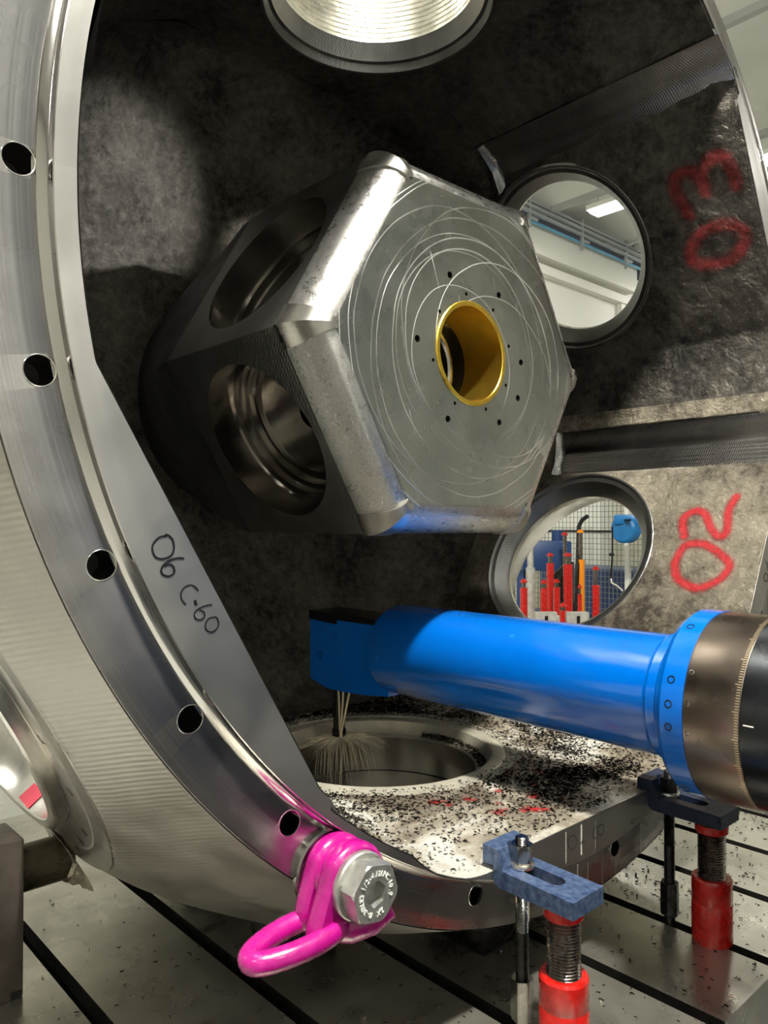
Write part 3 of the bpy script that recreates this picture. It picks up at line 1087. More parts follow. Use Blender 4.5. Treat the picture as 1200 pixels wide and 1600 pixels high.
# ports
for k in range(6):
    phi = rad(270 + 60 * k)
    nrm = Vector((cos(phi), 0, sin(phi)))
    o_ = W(0, YP, 0)

    def P(pr):
        return [(r * S, a * S) for r, a in pr]
    if k == 0:
        build('port_rim', MB().lathe(P([(0.332, 0.903), (0.328, 0.9005), (0.306, 0.9005), (0.303, 0.904), (0.300, 0.9025), (0.272, 0.9025), (0.268, 0.905)]), o_, nrm, 160), 'creamrim', parent=cast, smooth=30)
        build('port_step', MB().lathe(P([(0.268, 0.905), (0.262, 0.93), (0.262, 0.937), (0.236, 0.939), (0.234, 0.941)]), o_, nrm, 160), 'creamrim', parent=cast, smooth=30)
        build('port_bore', MB().lathe(P([(0.234, 0.941), (0.234, 0.985), (0.242, 0.987), (0.242, 1.03), (0.236, 1.032), (0.236, 1.065), (0.25, 1.067), (0.25, 1.10), (0.346, 1.10)]), o_, nrm, 160), 'bore', parent=cast, smooth=30)
    else:
        top = (k == 3)
        ring = [(0.290, 0.903), (0.284, 0.899), (0.279, 0.899), (0.274, 0.905), (0.262, 0.908), (0.256, 0.915), (0.240, 0.935), (0.232, 0.945), (0.230, 0.949)]
        if top:
            ring = [(0.290, 0.903), (0.284, 0.898), (0.278, 0.9), (0.27, 0.918), (0.262, 0.922), (0.25, 0.955), (0.245, 0.965)]
        build('port_ring', MB().lathe(P(ring), o_, nrm, 160), 'port', parent=cast, smooth=30)
        if top:
            st = [(0.245, 0.965)]
            a = 0.965
            for i in range(9):
                st += [(0.245, a + 0.008), (0.248, a + 0.009), (0.248, a + 0.013), (0.245, a + 0.014)]
                a += 0.014
            st += [(0.245, 1.12), (0.262, 1.122), (0.262, 1.15), (0.35, 1.15), (0.36, 1.14), (0.36, 1.10)]
            build('port_bore', MB().lathe(P(st), o_, nrm, 160), 'portbright', parent=cast, smooth=30)
        else:
            build('port_lip', MB().lathe(P([(0.230, 0.949), (0.230, 0.962), (0.236, 0.965), (0.262, 0.985)]), o_, nrm, 160), 'portbright', parent=cast, smooth=30)
            build('port_bore', MB().lathe(P([(0.262, 0.985), (0.285, 1.02), (0.325, 1.08), (0.33, 1.12), (0.332, 1.122), (0.349, 1.122), (0.352, 1.119), (0.352, 1.101), (0.356, 1.0995)]), o_, nrm, 160), 'bright', parent=cast, smooth=30)
    if k != 0:
        # spot-faced pad with four small marks
        build('port_pad', MB().lathe(P([(0.345, 1.1005), (0.405, 1.1005), (0.409, 1.099), (0.412, 1.1005), (0.452, 1.1003), (0.455, 1.098)]), o_, nrm, 160), 'pad', parent=cast, smooth=30)

# red tape inside the lower left port, small holes on its pad
ph6 = rad(210)
n6, e6 = Vector((cos(ph6), 0, sin(ph6))), Vector((-sin(ph6), 0, cos(ph6)))
A3 = Vector((0, 1, 0))


def onpad(phi, e, y, a):
    n_ = Vector((cos(phi), 0, sin(phi)))
    ee = Vector((-sin(phi), 0, cos(phi)))
    p = n_ * a + ee * e + A3 * y
    return Wv(p)


for uu, vv in ((0.10, -0.36), (0.20, -0.325), (0.31, -0.235), (0.36, -0.16)):
    c_ = onpad(ph6, uu, YP + vv, 1.1006)
    build('pad_hole', MB().lathe([(0, -0.004), (0.007, -0.004), (0.007, 0.0006), (0.009, 0.0002)], c_, n6, 16), 'dark', parent=cast)

# ---- central hexagonal block
YH, AH, AF, DY = 0.2818, 0.387, 0.322, 0.088
HCX, HCZ = 0.010, 0.003
hexr = []
T30 = tan(pi / 6)


def hexring(ap, y):
    R_ = ap / cos(pi / 6)
    return [(HCX + R_ * cos(rad(60 * i)), y, HCZ + R_ * sin(rad(60 * i))) for i in range(6)]


rings = [hexring(AF, YH)]
NF = 12
for i in range(1, NF + 1):
    t = i / NF * pi / 2
    rings.append(hexring(AF + (AH - AF) * sin(t), YH + DY * (1 - cos(t))))
rings.append(hexring(AH, 0.80))
vs = [W(*p) for r in rings for p in r]
fs = [tuple(range(6))]
for i in range(len(rings) - 1):
    for j in range(6):
        k_ = (j + 1) % 6
        fs.append((i * 6 + j, i * 6 + k_, (i + 1) * 6 + k_, (i + 1) * 6 + j))
fs.append(tuple((len(rings) - 1) * 6 + j for j in range(6)))
mb = MB().add(vs, fs)
hub = build('center_hub', mb, ['hubface', 'hubedge', 'hubside', 'bore', 'dark'], parent=cast, smooth=0)
hub['label'] = 'hexagonal hub block with rounded bright edges'
cut = MB()
hc = W(HCX, YH, HCZ)
cut.lathe([(0, -0.02), (0.112 * S, -0.02), (0.112 * S, 0.30 * S), (0, 0.30 * S)], hc, (0, 1, 0), 96)
for a_, r_ in ((114, 0.17), (57.6, 0.172), (1.9, 0.172), (334, 0.178), (303.5, 0.168), (242.8, 0.166), (178, 0.166)):
    p = hc + Vector((cos(rad(a_)), 0, sin(rad(a_)))) * r_ * S
    cut.lathe([(0, -0.02), (0.0075 * S, -0.02), (0.0075 * S, 0.03 * S), (0, 0.03 * S)], p, (0, 1, 0), 20)
for a_, r_ in ((98, 0.127), (56.4, 0.13), (15.9, 0.132), (335.1, 0.128), (291.9, 0.124), (244.1, 0.125), (194.3, 0.124), (144, 0.124)):
    p = hc + Vector((cos(rad(a_)), 0, sin(rad(a_)))) * r_ * S
    cut.lathe([(0, -0.02), (0.0042 * S, -0.02), (0.0042 * S, 0.02 * S), (0, 0.02 * S)], p, (0, 1, 0), 14)
carve(hub, cut)
cut = MB()
for k in range(6):
    phi = rad(30 + 60 * k)
    nrm = Vector((cos(phi), 0, sin(phi)))
    o_ = W(HCX, YP, HCZ)
    pr = [(0, 0.42), (0.178, 0.42), (0.178, 0.315), (0.162, 0.313), (0.162, 0.295), (0.150, 0.293), (0.150, 0.272), (0.134, 0.268), (0.134, 0.25), (0.03, 0.25), (0.03, 0.2), (0, 0.2)]
    cut.lathe([(r * S, a * S) for r, a in pr], o_, nrm, 96)
carve(hub, cut)
inv = origin_of(cast)
for pgn in hub.data.polygons:
    c_ = pgn.center + inv
    y = c_.y / S
    x, z = c_.x / S - HCX, (c_.z - ZC) / S - HCZ
    r = hypot(x, z)
    ap = max(x * cos(rad(30 + 60 * i)) + z * sin(rad(30 + 60 * i)) for i in range(6))
    if abs(y - YH) < 1e-3:
        mi = 0
    elif y < YH + DY + 0.002 and ap > AF - 0.004 and abs(pgn.normal.y) < 0.999 and pgn.normal.y < 0.001 and ap < AH + 0.001 and r > 0.3:
        mi = 1
    elif abs(ap - AH) < 1e-3:
        mi = 2
    elif y < YH + 0.04 and r > 0.115:
        mi = 4
    elif y > 0.799:
        mi = 2
    else:
        mi = 3
    pgn.material_index = mi
resmooth(hub, 28)
# proud mitred corners where the edge mill stopped
for k in range(6):
    for sgn in (-1, 1):
        phi = rad(30 + 60 * k)
        nn = Vector((cos(phi), 0, sin(phi)))
        ee = Vector((-sin(phi), 0, cos(phi))) * sgn
        off = 0.004
        rows = []
        for i in range(0, 15):
            t = (i - 0.0) / 14 * pi / 2 * 1.0
            ap = AF + 0.004 + (AH - AF - 0.004) * sin(t)
            y = YH + DY * (1 - cos(t))
            dn, dy_ = sin(t), cos(t)
            ap2, y2 = ap + off * dn, y - off * dy_ * (0.3 if i == 0 else 1)
            w = ap2 * T30
            wb = ap * T30 - (0.010 + 0.036 * (sin(t) ** 1.5))
            c0 = nn * ap2 + ee * w
            row = [nn * (ap - 0.004) + ee * (wb - 0.001) + A3 * (y + 0.002), nn * ap2 + ee * wb + A3 * y2, nn * ap2 + ee * ((w + wb) / 2) + A3 * y2, nn * ap2 + ee * w + A3 * y2]
            rows.append([W(p.x + HCX, p.y, p.z + HCZ) for p in row])
        # short skirt down the side face
        last = []
        for q, p in enumerate(row):
            last.append(W((p - nn * (0.006 if q else 0)).x + HCX, YH + DY + 0.012, (p - nn * (0.006 if q else 0)).z + HCZ))
        rows.append(last)
        build('corner_land', MB().grid(rows), 'hubcorner', parent=hub, smooth=35, recalc=False)
# bronze bushing
bs = thing_parent = hub
build('bronze_bushing', MB().lathe([(r * S, y * S) for r, y in ((0.1125, 0.004), (0.1125, -0.0015), (0.111, -0.003), (0.103, -0.003), (0.1015, -0.001), (0.1015, 0.11), (0.112, 0.11))], hc, (0, 1, 0), 128), 'bronze', parent=hub, smooth=30)['label'] = 'polished golden bronze bushing'
build('bore_sleeve', MB().lathe([(r * S, y * S) for r, y in ((0.108, 0.11), (0.108, 0.16), (0.1, 0.162), (0.1, 0.24), (0.092, 0.242), (0.092, 0.30), (0, 0.30))], hc, (0, 1, 0), 96), 'bright', parent=hub, smooth=30)
# neck that joins the block to the back wall
rows = []
for y, r, hx in ((0.80, 0.385, 1.0), (0.84, 0.385, 0.9), (0.92, 0.375, 0.6), (1.0, 0.365, 0.3), (1.08, 0.345, 0.1), (1.16, 0.32, 0.0), (1.22, 0.31, 0.0)):
    row = []
    for j in range(120):
        th = 2 * pi * j / 120
        d = (th - pi / 2 + pi / 6) % (pi / 3) - pi / 6
        rr = r * ((1 - hx) * 1.05 + hx / cos(d))
        row.append(W(HCX + rr * cos(th), y, HCZ + rr * sin(th)))
    rows.append(row)
build('hub_neck', MB().grid(rows, wrap=True), 'neck', parent=cast, smooth=40)


# ---- writing on the casting
def stroke(pl, w, frame, taper=True):
    """flat ribbon along 2-D points mapped by frame(a, b)"""
    mb = MB()
    P2 = [Vector(p) for p in pl]
    # resample smooth
    Q = []
    for i in range(len(P2) - 1):
        p0, p1, p2, p3 = P2[max(i - 1, 0)], P2[i], P2[i + 1], P2[min(i + 2, len(P2) - 1)]
        for t in (0, 0.25, 0.5, 0.75):
            Q.append(0.5 * ((2 * p1) + (p2 - p0) * t + (2 * p0 - 5 * p1 + 4 * p2 - p3) * t * t + (3 * p1 - p0 - 3 * p2 + p3) * t ** 3))
    Q.append(P2[-1])
    L, R_ = [], []
    for i, q in enumerate(Q):
        d = Q[min(i + 1, len(Q) - 1)] - Q[max(i - 1, 0)]
        if d.length < 1e-9:
            d = Vector((1, 0))
        d.normalize()
        nn = Vector((-d.y, d.x)) * w / 2
        L.append(frame(*(q + nn)))
        R_.append(frame(*(q - nn)))
    return mb.grid([L, R_])


def lipframe(x, z):
    return W(x, YL - 0.0006, z)


def px_lip(px, py):
    """maps the traced handwriting (photo units) to the lip plane"""
    u = (px - 600) / 1201.1
    v = (800 - py) / 1201.1
    d = Fv + Rv * u + Uv * v
    c0 = (-1.246, -0.8047, -0.3627)
    t = (YL - c0[1]) / d.y
    return (c0[0] + d.x * t, c0[2] + d.z * t)


def z_(X, Y):   # handwriting was traced in a 6x enlargement
    return px_lip(200 + X / 6, 800 + Y / 6)


W06 = [[(350, 225), (290, 240), (235, 300), (228, 360), (260, 425), (330, 440), (400, 410), (428, 350), (420, 270), (385, 225), (350, 215), (355, 235)],
       [(525, 437), (470, 432), (390, 455), (330, 500), (310, 550), (330, 590), (385, 602), (430, 570), (425, 515), (385, 490), (345, 510)]]
WC60 = [[(658, 738), (625, 700), (580, 685), (525, 710), (495, 765), (505, 825), (540, 868)],
        [(626, 825), (630, 850), (642, 872)],
        [(788, 868), (720, 880), (650, 915), (620, 955), (635, 1000), (680, 1010), (715, 980), (708, 935), (665, 918)],
        [(800, 985), (755, 1000), (725, 1050), (735, 1105), (780, 1125), (830, 1095), (848, 1040), (830, 990), (800, 985)]]
mb = MB()
for s_ in W06:
    q = stroke([z_(*p) for p in s_], 0.0024, lipframe)
    mb.add(q.v, q.f)
build('marker_writing', mb, 'marker', parent=cast, smooth=0, recalc=False)
mb = MB()
for i, s_ in enumerate(WC60):
    q = stroke([z_(*p) for p in s_], 0.0034 if i == 1 else 0.0017, lipframe)
    mb.add(q.v, q.f)
build('marker_writing', mb, 'marker', parent=cast, smooth=0, recalc=False)


def z2(X, Y):
    return px_lip(860 + X / 6, 1230 + Y / 6)


mb = MB()
for s_ in ([(200, 450), (165, 490), (170, 560), (200, 585), (235, 560), (243, 500), (225, 455), (200, 450)],
           [(300, 470), (285, 540)], [(272, 530), (320, 505)],
           [(440, 360), (400, 400), (395, 450), (410, 480), (440, 465)],
           [(470, 350), (440, 390), (450, 440), (480, 445), (500, 400), (495, 355), (470, 348)],
           [(760, 310), (750, 330), (780, 330), (770, 290)], [(790, 285), (800, 310)]):
    q = stroke([z2(*p) for p in s_], 0.0017, lipframe)
    mb.add(q.v, q.f)
build('marker_writing', mb, 'markergrey', parent=cast, smooth=0, recalc=False)
mb = MB()
for s_ in ([(1197, 895), (1193.5, 900), (1194.5, 907), (1198, 908), (1199.5, 902), (1198, 896)], [(1196, 876), (1199, 884), (1199.5, 891)]):
    q = stroke([px_lip(*p) for p in s_], 0.0035, lipframe)
    mb.add(q.v, q.f)
for s_ in ([(1146, 108), (1148, 106), (1150.5, 112), (1148, 111)], [(1149, 114), (1152, 118), (1153, 122)], [(1187, 232), (1189, 236), (1190, 241), (1188, 238)], [(1190, 243), (1191.5, 247)]):
    q = stroke([px_lip(*p) for p in s_], 0.0055, lipframe)
    mb.add(q.v, q.f)
build('marker_writing', mb, 'marker', parent=cast, smooth=0, recalc=False)


def seg_dist(p, a, b):
    ab = (b[0] - a[0], b[1] - a[1])
    L2 = ab[0] ** 2 + ab[1] ** 2 or 1e-12
    t = max(0, min(1, ((p[0] - a[0]) * ab[0] + (p[1] - a[1]) * ab[1]) / L2))
    return hypot(p[0] - a[0] - ab[0] * t, p[1] - a[1] - ab[1] * t)


def spray(name, k, strokes, u0, u1, y0, y1, w, soft, nx=110, ny=110, peak=1.25, patchy=None):
    ns = []
    for pl in strokes:
        P2 = [Vector(p) for p in pl]
        Q = []
        for i in range(len(P2) - 1):
            p0, p1, p2, p3 = P2[max(i - 1, 0)], P2[i], P2[i + 1], P2[min(i + 2, len(P2) - 1)]
            for t in (0, 0.33, 0.67):
                Q.append(0.5 * ((2 * p1) + (p2 - p0) * t + (2 * p0 - 5 * p1 + 4 * p2 - p3) * t * t + (3 * p1 - p0 - 3 * p2 + p3) * t ** 3))
        ns.append(Q + [P2[-1]])
    strokes = ns
    rows, cov = [], []
    for i in range(nx + 1):
        row = []
        for j in range(ny + 1):
            u = u0 + (u1 - u0) * i / nx
            y = y0 + (y1 - y0) * j / ny
            row.append(Wv(wall_pt(k, u, y, lift=0.0022 if k else 0.0012)))
            d = min(seg_dist((u, y), a, b) for s_ in strokes for a, b in zip(s_, s_[1:]))
            c_ = peak * smooth01(1 - (d - w) / soft)
            if patchy is not None:
                c_ *= smooth01((noise.fractal(Vector((u * 22, y * 22, 1.0)), 1.0, 2.0, 3) + patchy) * 4)
            cov.append(c_)
        rows.append(row)
    mb = MB().grid(rows)
    # keep only faces with paint
    keep = [f for f in mb.f if max(cov[i] for i in f) > 0.01]
    mb.f = keep
    mb.mi = [0] * len(keep)
    o = build(name, mb, 'spray', parent=cast, smooth=180, recalc=False)
    at = o.data.attributes.new('cover', 'FLOAT', 'POINT')
    at.data.foreach_set('value', cov)
    o['label'] = 'red spray painted number'
    return o


spray('spray_number', 1, [[(-0.022, 0.209), (0.028, 0.194), (0.038, 0.155), (0.03, 0.123), (-0.016, 0.062), (-0.05, 0.065), (-0.073, 0.084), (-0.095, 0.13), (-0.07, 0.189), (-0.022, 0.209)],
                          [(0.060, 0.2), (0.115, 0.215), (0.141, 0.185), (0.128, 0.155), (0.09, 0.133), (0.062, 0.108), (0.068, 0.088), (0.10, 0.088), (0.14, 0.095), (0.184, 0.082)]],
      -0.15, 0.235, 0.0, 0.27, 0.001, 0.018)
spray('spray_number', 2, [[(-0.064, 0.179), (-0.03, 0.144), (-0.021, 0.081), (-0.052, 0.032), (-0.092, 0.046), (-0.116, 0.085), (-0.111, 0.154), (-0.09, 0.18), (-0.064, 0.179)],
                          [(0.028, 0.160), (0.091, 0.178), (0.132, 0.176), (0.13, 0.123), (0.075, 0.103)], [(0.08, 0.103), (0.119, 0.105), (0.15, 0.07), (0.136, 0.036), (0.066, 0.025)]],
      -0.17, 0.2, -0.01, 0.235, 0.005, 0.022, peak=0.62)
spray('spray_number', 0, [[(-0.20, 0.23), (-0.10, 0.17), (-0.11, 0.08), (-0.03, 0.07)], [(0.02, 0.08), (-0.02, 0.18), (0.06, 0.15)], [(0.10, 0.24), (0.16, 0.14)]],
      -0.26, 0.22, 0.02, 0.29, 0.008, 0.02, peak=0.9, patchy=-0.12)

# ================================================================== SUPPORT BLOCKS under the casting
for x, y, sx, sy, lb in ((-0.36, 0.42, 0.09, 0.16, 'black parallel block under the casting behind the pink ring'), (-0.065, 0.20, 0.14, 0.14, 'black drilled block under the casting near the front clamp'),
                         (0.36, 0.42, 0.10, 0.16, 'black parallel block under the casting on the far side'), (0.25, 0.9, 0.12, 0.12, 'black parallel block under the back of the casting on the far side'),
                         (-0.25, 0.9, 0.12, 0.12, 'black parallel block under the back of the casting on the near side')):
    zt = TABLE + 0.066
    t = thing('support_block', lb, 'block', W(x, y, TABLE), 'blocks carrying the casting')
    c_ = W(x, y, (TABLE + zt) / 2)
    build('block', MB().box(c_, (sx * S, sy * S, (zt - TABLE) * S), bev=0.003), 'blacksteel', parent=t)
    build('hole', MB().lathe([(0, 0.001), (0.022, 0.001), (0.026, -0.0012)], c_ + Vector((0, -sy / 2 * S, 0)), (0, 1, 0), 20), 'dark', parent=t)

# ================================================================== LATERAL PROP on the left
pp = thing('steel_prop', 'rusty square steel post at the edge of the table', 'post', W(-0.86, 0.63, TABLE))
zt_ = -0.901
build('post', MB().box(W(-0.855, 0.635, (TABLE + zt_) / 2), (0.104 * S, 0.1 * S, (zt_ - TABLE) * S), bev=0.004), 'rust', parent=pp)
build('foot_notch', MB().box(W(-0.815, 0.5845, TABLE + 0.006), (0.02, 0.003, 0.014)), 'dark', parent=pp)
br = thing('round_bar', 'oily round steel bar wedged between post and casting', 'bar', W(-0.76, 0.634, -1.012))
build('bar', MB().cyl(W(-0.803, 0.634, -0.971), W(-0.712, 0.634, -0.971), 0.040 * S, 48), 'bar', parent=br)
build('edge_ring', MB().lathe([(0.0395 * S, 0), (0.0408 * S, 0.001), (0.0408 * S, 0.006), (0.0395 * S, 0.007)], W(-0.72, 0.634, -0.971), (1, 0, 0), 48), 'bar', parent=br)
# crumpled wrapping between the bar and the pad
rows = []
rg = random.Random(11)
for i in range(8):
    row = []
    for j in range(13):
        a = j / 12 * 2 * pi
        rr = 0.044 + 0.02 * (i / 7) ** 1.3 + rg.uniform(-0.004, 0.004)
        zz = -0.971 + rr * sin(a) - (0.012 * i / 7 if sin(a) < 0 else 0)
        xx = -0.722 + 0.05 * i / 7 + rg.uniform(-0.006, 0.006)
        n_off = (-(xx) * 0.866 - zz * 0.5) - 1.103
        if n_off < 0:
            xx += n_off / 0.866
        row.append(W(xx, 0.634 + rr * cos(a), max(zz, TABLE + 0.004)))
    row[-1] = row[0]
    rows.append(row)
tag(build('protective_wrap', MB().grid(rows), 'foil', loc=W(-0.70, 0.634, -1.03), smooth=20, recalc=False), 'crumpled pale wrapping between the round bar and the casting', 'wrapping')
rows = []
for i in range(9):
    aa = rad(-1.5 + 9.5 * i / 8)
    row = []
    for a_ in (1.087, 1.098, 1.109, 1.119):
        r_ = 0.325 + (a_ - 1.08) * 0.125 - 0.0012
        row.append(onpad(ph6, r_ * cos(aa), YP + r_ * sin(aa), a_ - 0.004 * (i / 8)))
    rows.append(row)
tag(build('tape_strip', MB().grid(rows), 'redtape', loc=rows[4][1], recalc=False), 'pink red tape strip stuck inside the lower left open port', 'tape')


# ================================================================== BORING ARM
XA, ZA = 0.06, -0.668
arm = thing('milling_arm', 'glossy blue boring arm with right angle head reaching into the casting', 'milling arm', W(XA, -0.3, ZA))


def Yaxis(prof):
    """profile (radius, y) in casting units about the arm's axis"""
    return [(r * S, y * S) for r, y in prof]


ao = W(XA, 0, ZA)
build('arm_tube', MB().lathe(Yaxis([(0, 0.566), (0.098, 0.566), (0.104, 0.562), (0.1069, 0.554), (0.1069, -0.140), (0.1085, -0.146), (0.112, -0.150), (0.1125, -0.166), (0.117, -0.172), (0.117, -0.186), (0.125, -0.192)]), ao, (0, 1, 0), 96), 'blue', parent=arm, smooth=30)
af = build('arm_flange', MB().lathe(Yaxis([(0.1, -0.190), (0.15, -0.190), (0.1572, -0.200), (0.1572, -0.236), (0.1, -0.236)]), ao, (0, 1, 0), 96), 'blue', parent=arm, smooth=30)
for a_ in (158, 172, 185, 230, 120):
    d = Vector((cos(rad(a_)), 0, sin(rad(a_))))
    c_ = ao + d * 0.1573 * S + Vector((0, -0.214 * S, 0))
    build('socket_screw', MB().lathe([(0, -0.002), (0.005, -0.002), (0.0055, 0.0006), (0.0075, 0.0002)], c_, d, 16), 'blacksteel', parent=af)
dial = build('dial_ring', MB().lathe(Yaxis([(0.1, -0.236), (0.1555, -0.236), (0.1562, -0.238), (0.1562, -0.322), (0.155, -0.324), (0.1, -0.324)]), ao, (0, 1, 0), 128), 'brown', parent=arm, smooth=30)
dial['label'] = 'brown burnished dial ring'
tk = MB()
for i in range(110):
    a_ = rad(95 + i * 1.5)
    d = Vector((cos(a_), 0, sin(a_)))
    L = 0.009 if i % 10 == 0 else 0.0055
    e = Vector((-sin(a_), 0, cos(a_)))
    c0 = ao + d * (0.1563 * S)
    p0 = c0 + Vector((0, -0.3215 * S, 0))
    p1 = c0 + Vector((0, (-0.3215 + L) * S, 0))
    hw_ = e * 0.0008
    tk.add([p0 - hw_, p0 + hw_, p1 + hw_, p1 - hw_], [(0, 1, 2, 3)])
tk_o = build('scale_marks', tk, 'brass', parent=dial, smooth=0, recalc=False)
tk_o['kind'] = 'stuff'
for a_ in (152, 170, 187):
    d = Vector((cos(rad(a_)), 0, sin(rad(a_))))
    c_ = ao + d * 0.1563 * S + Vector((0, -0.244 * S, 0))
    build('grub_screw', MB().lathe([(0, -0.002), (0.003, -0.002), (0.0035, 0.0006), (0.005, 0.0002)], c_, d, 12), 'nut', parent=dial)
rm = build('ram', MB().lathe(Yaxis([(0.1, -0.324), (0.157, -0.324), (0.158, -0.326), (0.158, -1.08), (0, -1.08)]), ao, (0, 1, 0), 96), 'ram', parent=arm, smooth=30)
d = Vector((cos(rad(176)), 0, sin(rad(176))))
e = Vector((-sin(rad(176)), 0, cos(rad(176))))
c_ = ao + d * 0.1584 * S
build('index_mark', MB().add([c_ + Vector((0, -0.330 * S, 0)) - e * 0.0012, c_ + Vector((0, -0.330 * S, 0)) + e * 0.0012, c_ + Vector((0, -0.345 * S, 0)) + e * 0.0012, c_ + Vector((0, -0.345 * S, 0)) - e * 0.0012], [(0, 1, 2, 3)]), 'whitemark', parent=rm, recalc=False)
# right angle head
XF = 0.005
pr_h = [(0.845, -0.603), (0.848, -0.606), (0.848, -0.770), (0.842, -0.776), (0.815, -0.783), (0.77, -0.792), (0.70, -0.790), (0.62, -0.785), (0.54, -0.775), (0.54, -0.603)]
hd = build('right_angle_head', MB().prism([(y * S, z * S) for y, z in pr_h], Vector((XF * S, 0, ZC)), (0, 1, 0), (0, 0, 1), (0.11 * S, 0, 0)), 'blue', parent=arm, smooth=0)
build('cover_plate', MB().prism([(y * S, z * S) for y, z in ((0.852, -0.594), (0.852, -0.617), (0.735, -0.622), (0.735, -0.611), (0.56, -0.610), (0.56, -0.596))], Vector(((XF - 0.001) * S, 0, ZC)), (0, 1, 0), (0, 0, 1), (0.112 * S, 0, 0)), 'bluedark', parent=hd, smooth=0)
for y, z in ((0.742, -0.650), (0.805, -0.708)):
    build('socket_screw', MB().lathe([(0, 0.004), (0.0075, 0.004), (0.008, -0.0006), (0.0095, -0.0002)], W(XF, y, z), (1, 0, 0), 20), 'bluedark', parent=hd)
TY = 0.793
tl = build('milling_cutter', MB().lathe([(r * S, z * S) for r, z in ((0, -0.0), (0.024, 0), (0.024, -0.006), (0.0155, -0.007), (0.0155, -0.03), (0.0145, -0.031), (0.0155, -0.032), (0.0155, -0.062), (0.0145, -0.063), (0.0155, -0.064), (0.0155, -0.12), (0.019, -0.122), (0.019, -0.148), (0, -0.148))],
                                   W(XA, TY, -0.788), (0, 0, 1), 32), 'blacksteel', parent=arm, smooth=30)
# the machine column that carries the ram, out of frame in front of the table
mcol = thing('boring_machine', 'grey column of the boring machine carrying the arm', 'machine', (0.0, -2.3, 0))
build('column', MB().box((0.45, -2.1, 1.9), (1.4, 1.1, 3.8), bev=0.03), 'machine', parent=mcol)
build('spindle_head', MB().box((0.2, -1.5, ao.z), (0.8, 0.5, 0.9), bev=0.04), 'navy', parent=mcol)
build('bed', MB().box((0.9, -1.75, 0.22), (6.5, 2.2, 0.44), bev=0.03), 'machine', parent=mcol)  # unseen dark base, added so the lower flange reflects dark
build('dark_reflection_sheet', MB().box((0.9, -1.2, 0.46), (6.5, 1.1, 0.04)), 'bluedark', parent=mcol)  # black sheet out of view, added for the same dark reflection

# coolant jets and splash
jt = MB()
tip = W(XA - 0.005, TY - 0.012, -0.928)
for y in (0.765, 0.745, 0.72):
    p0 = W(XF + 0.03, y, -0.797)
    jt.tube([p0 + (tip - p0) * t + Vector((rg.uniform(-1, 1), rg.uniform(-1, 1), 0)) * 0.001 for t in (0, 0.3, 0.6, 0.85, 1)], 0.0028, 8, rs=[0.0036, 0.0032, 0.003, 0.004, 0.007])
jets = build('coolant_jet', jt, 'jet', loc=tip, smooth=60)
tag(jets, 'pale coolant jets streaming down beside the cutter', 'coolant', kind='stuff')
sp_ = MB()
for i in range(260):
    a = rg.uniform(0, 2 * pi)
    v = rg.uniform(0.03, 0.15)
    d = Vector((cos(a), sin(a), 0))
    q = [tip + d * v * t + Vector((0, 0, 0.05 * v * 8 * t * (0.45 - t) * rg.uniform(0.4, 1.0))) for t in (0.25, 0.5, 0.75, 1.0)]
    sp_.tube(q, 0.0006, 4, rs=[0.0016, 0.0013, 0.0009, 0.0004])
for i in range(70):
    a = rg.uniform(-2.7, -0.6)
    p = tip + Vector((cos(a) * rg.uniform(0.01, 0.13), sin(a) * rg.uniform(0.01, 0.12), -0.01))
    L = rg.uniform(0.03, 0.14)
    q = [p + Vector((cos(a) * 0.25, sin(a) * 0.25, -1)) * L * t for t in (0, 0.5, 1)]
    sp_.tube(q, 0.0005, 4, rs=[0.0006, 0.0011, 0.0005])
tag(build('coolant_splash', sp_, 'mist', loc=tip, smooth=0, recalc=False), 'fine coolant spray bouncing off the port rim under the cutter', 'coolant', kind='stuff')
pd = MB()
for i in range(26):
    a = rad(60 + i * 5.0)
    pd.lathe([(0, 0.0012), (0.010, 0.0008), (0.014, 0)], W(0.284 * cos(a), YP + 0.284 * sin(a), -0.9005), (0, 0, 1), 10)
tag(build('coolant_puddle', pd, 'mist', loc=W(0, 0.85, -0.90)), 'film of coolant lying on the port rim', 'coolant', kind='stuff')


# coolant running down the front of the lower port
dp = MB()


def px_flange(px, py):
    u = (px - 600) / 1201.1
    v = (800 - py) / 1201.1
    d = Fv + Rv * u + Uv * v
    t = 0.8047 / d.y
    return (-1.246 + d.x * t, -0.3627 + d.z * t)


for x, y0, y1, w in ((908, 1288, 1336, 0.0022), (884, 1300, 1349, 0.0010), (957, 1262, 1308, 0.0009), (970, 1256, 1300, 0.0007), (1002, 1243, 1268, 0.0009), (930, 1278, 1326, 0.0005), (944, 1270, 1316, 0.0005)):
    q = stroke([px_lip(x, y0), px_lip(x, (y0 + y1) / 2), px_lip(x, y1)], w * 2, lipframe)
    dp.add(q.v, q.f)
for x, y0, y1, w in ((886, 1358, 1374, 0.0012), (902, 1350, 1388, 0.0026), (918, 1346, 1386, 0.0014), (941, 1336, 1380, 0.0006), (962, 1345, 1366, 0.0006), (1000, 1285, 1336, 0.0006), (826, 1380, 1440, 0.0007)):
    q = stroke([px_flange(x, y0), px_flange(x, (y0 + y1) / 2), px_flange(x, y1)], w * 2, lambda a, b: W(a, -0.0006, b))
    dp.add(q.v, q.f)
tag(build('coolant_drips', dp, 'drip', loc=W(0, -0.01, -0.95), smooth=0, recalc=False), 'pale vertical coolant drips on the casting face below the floor pad', 'coolant', kind='stuff')

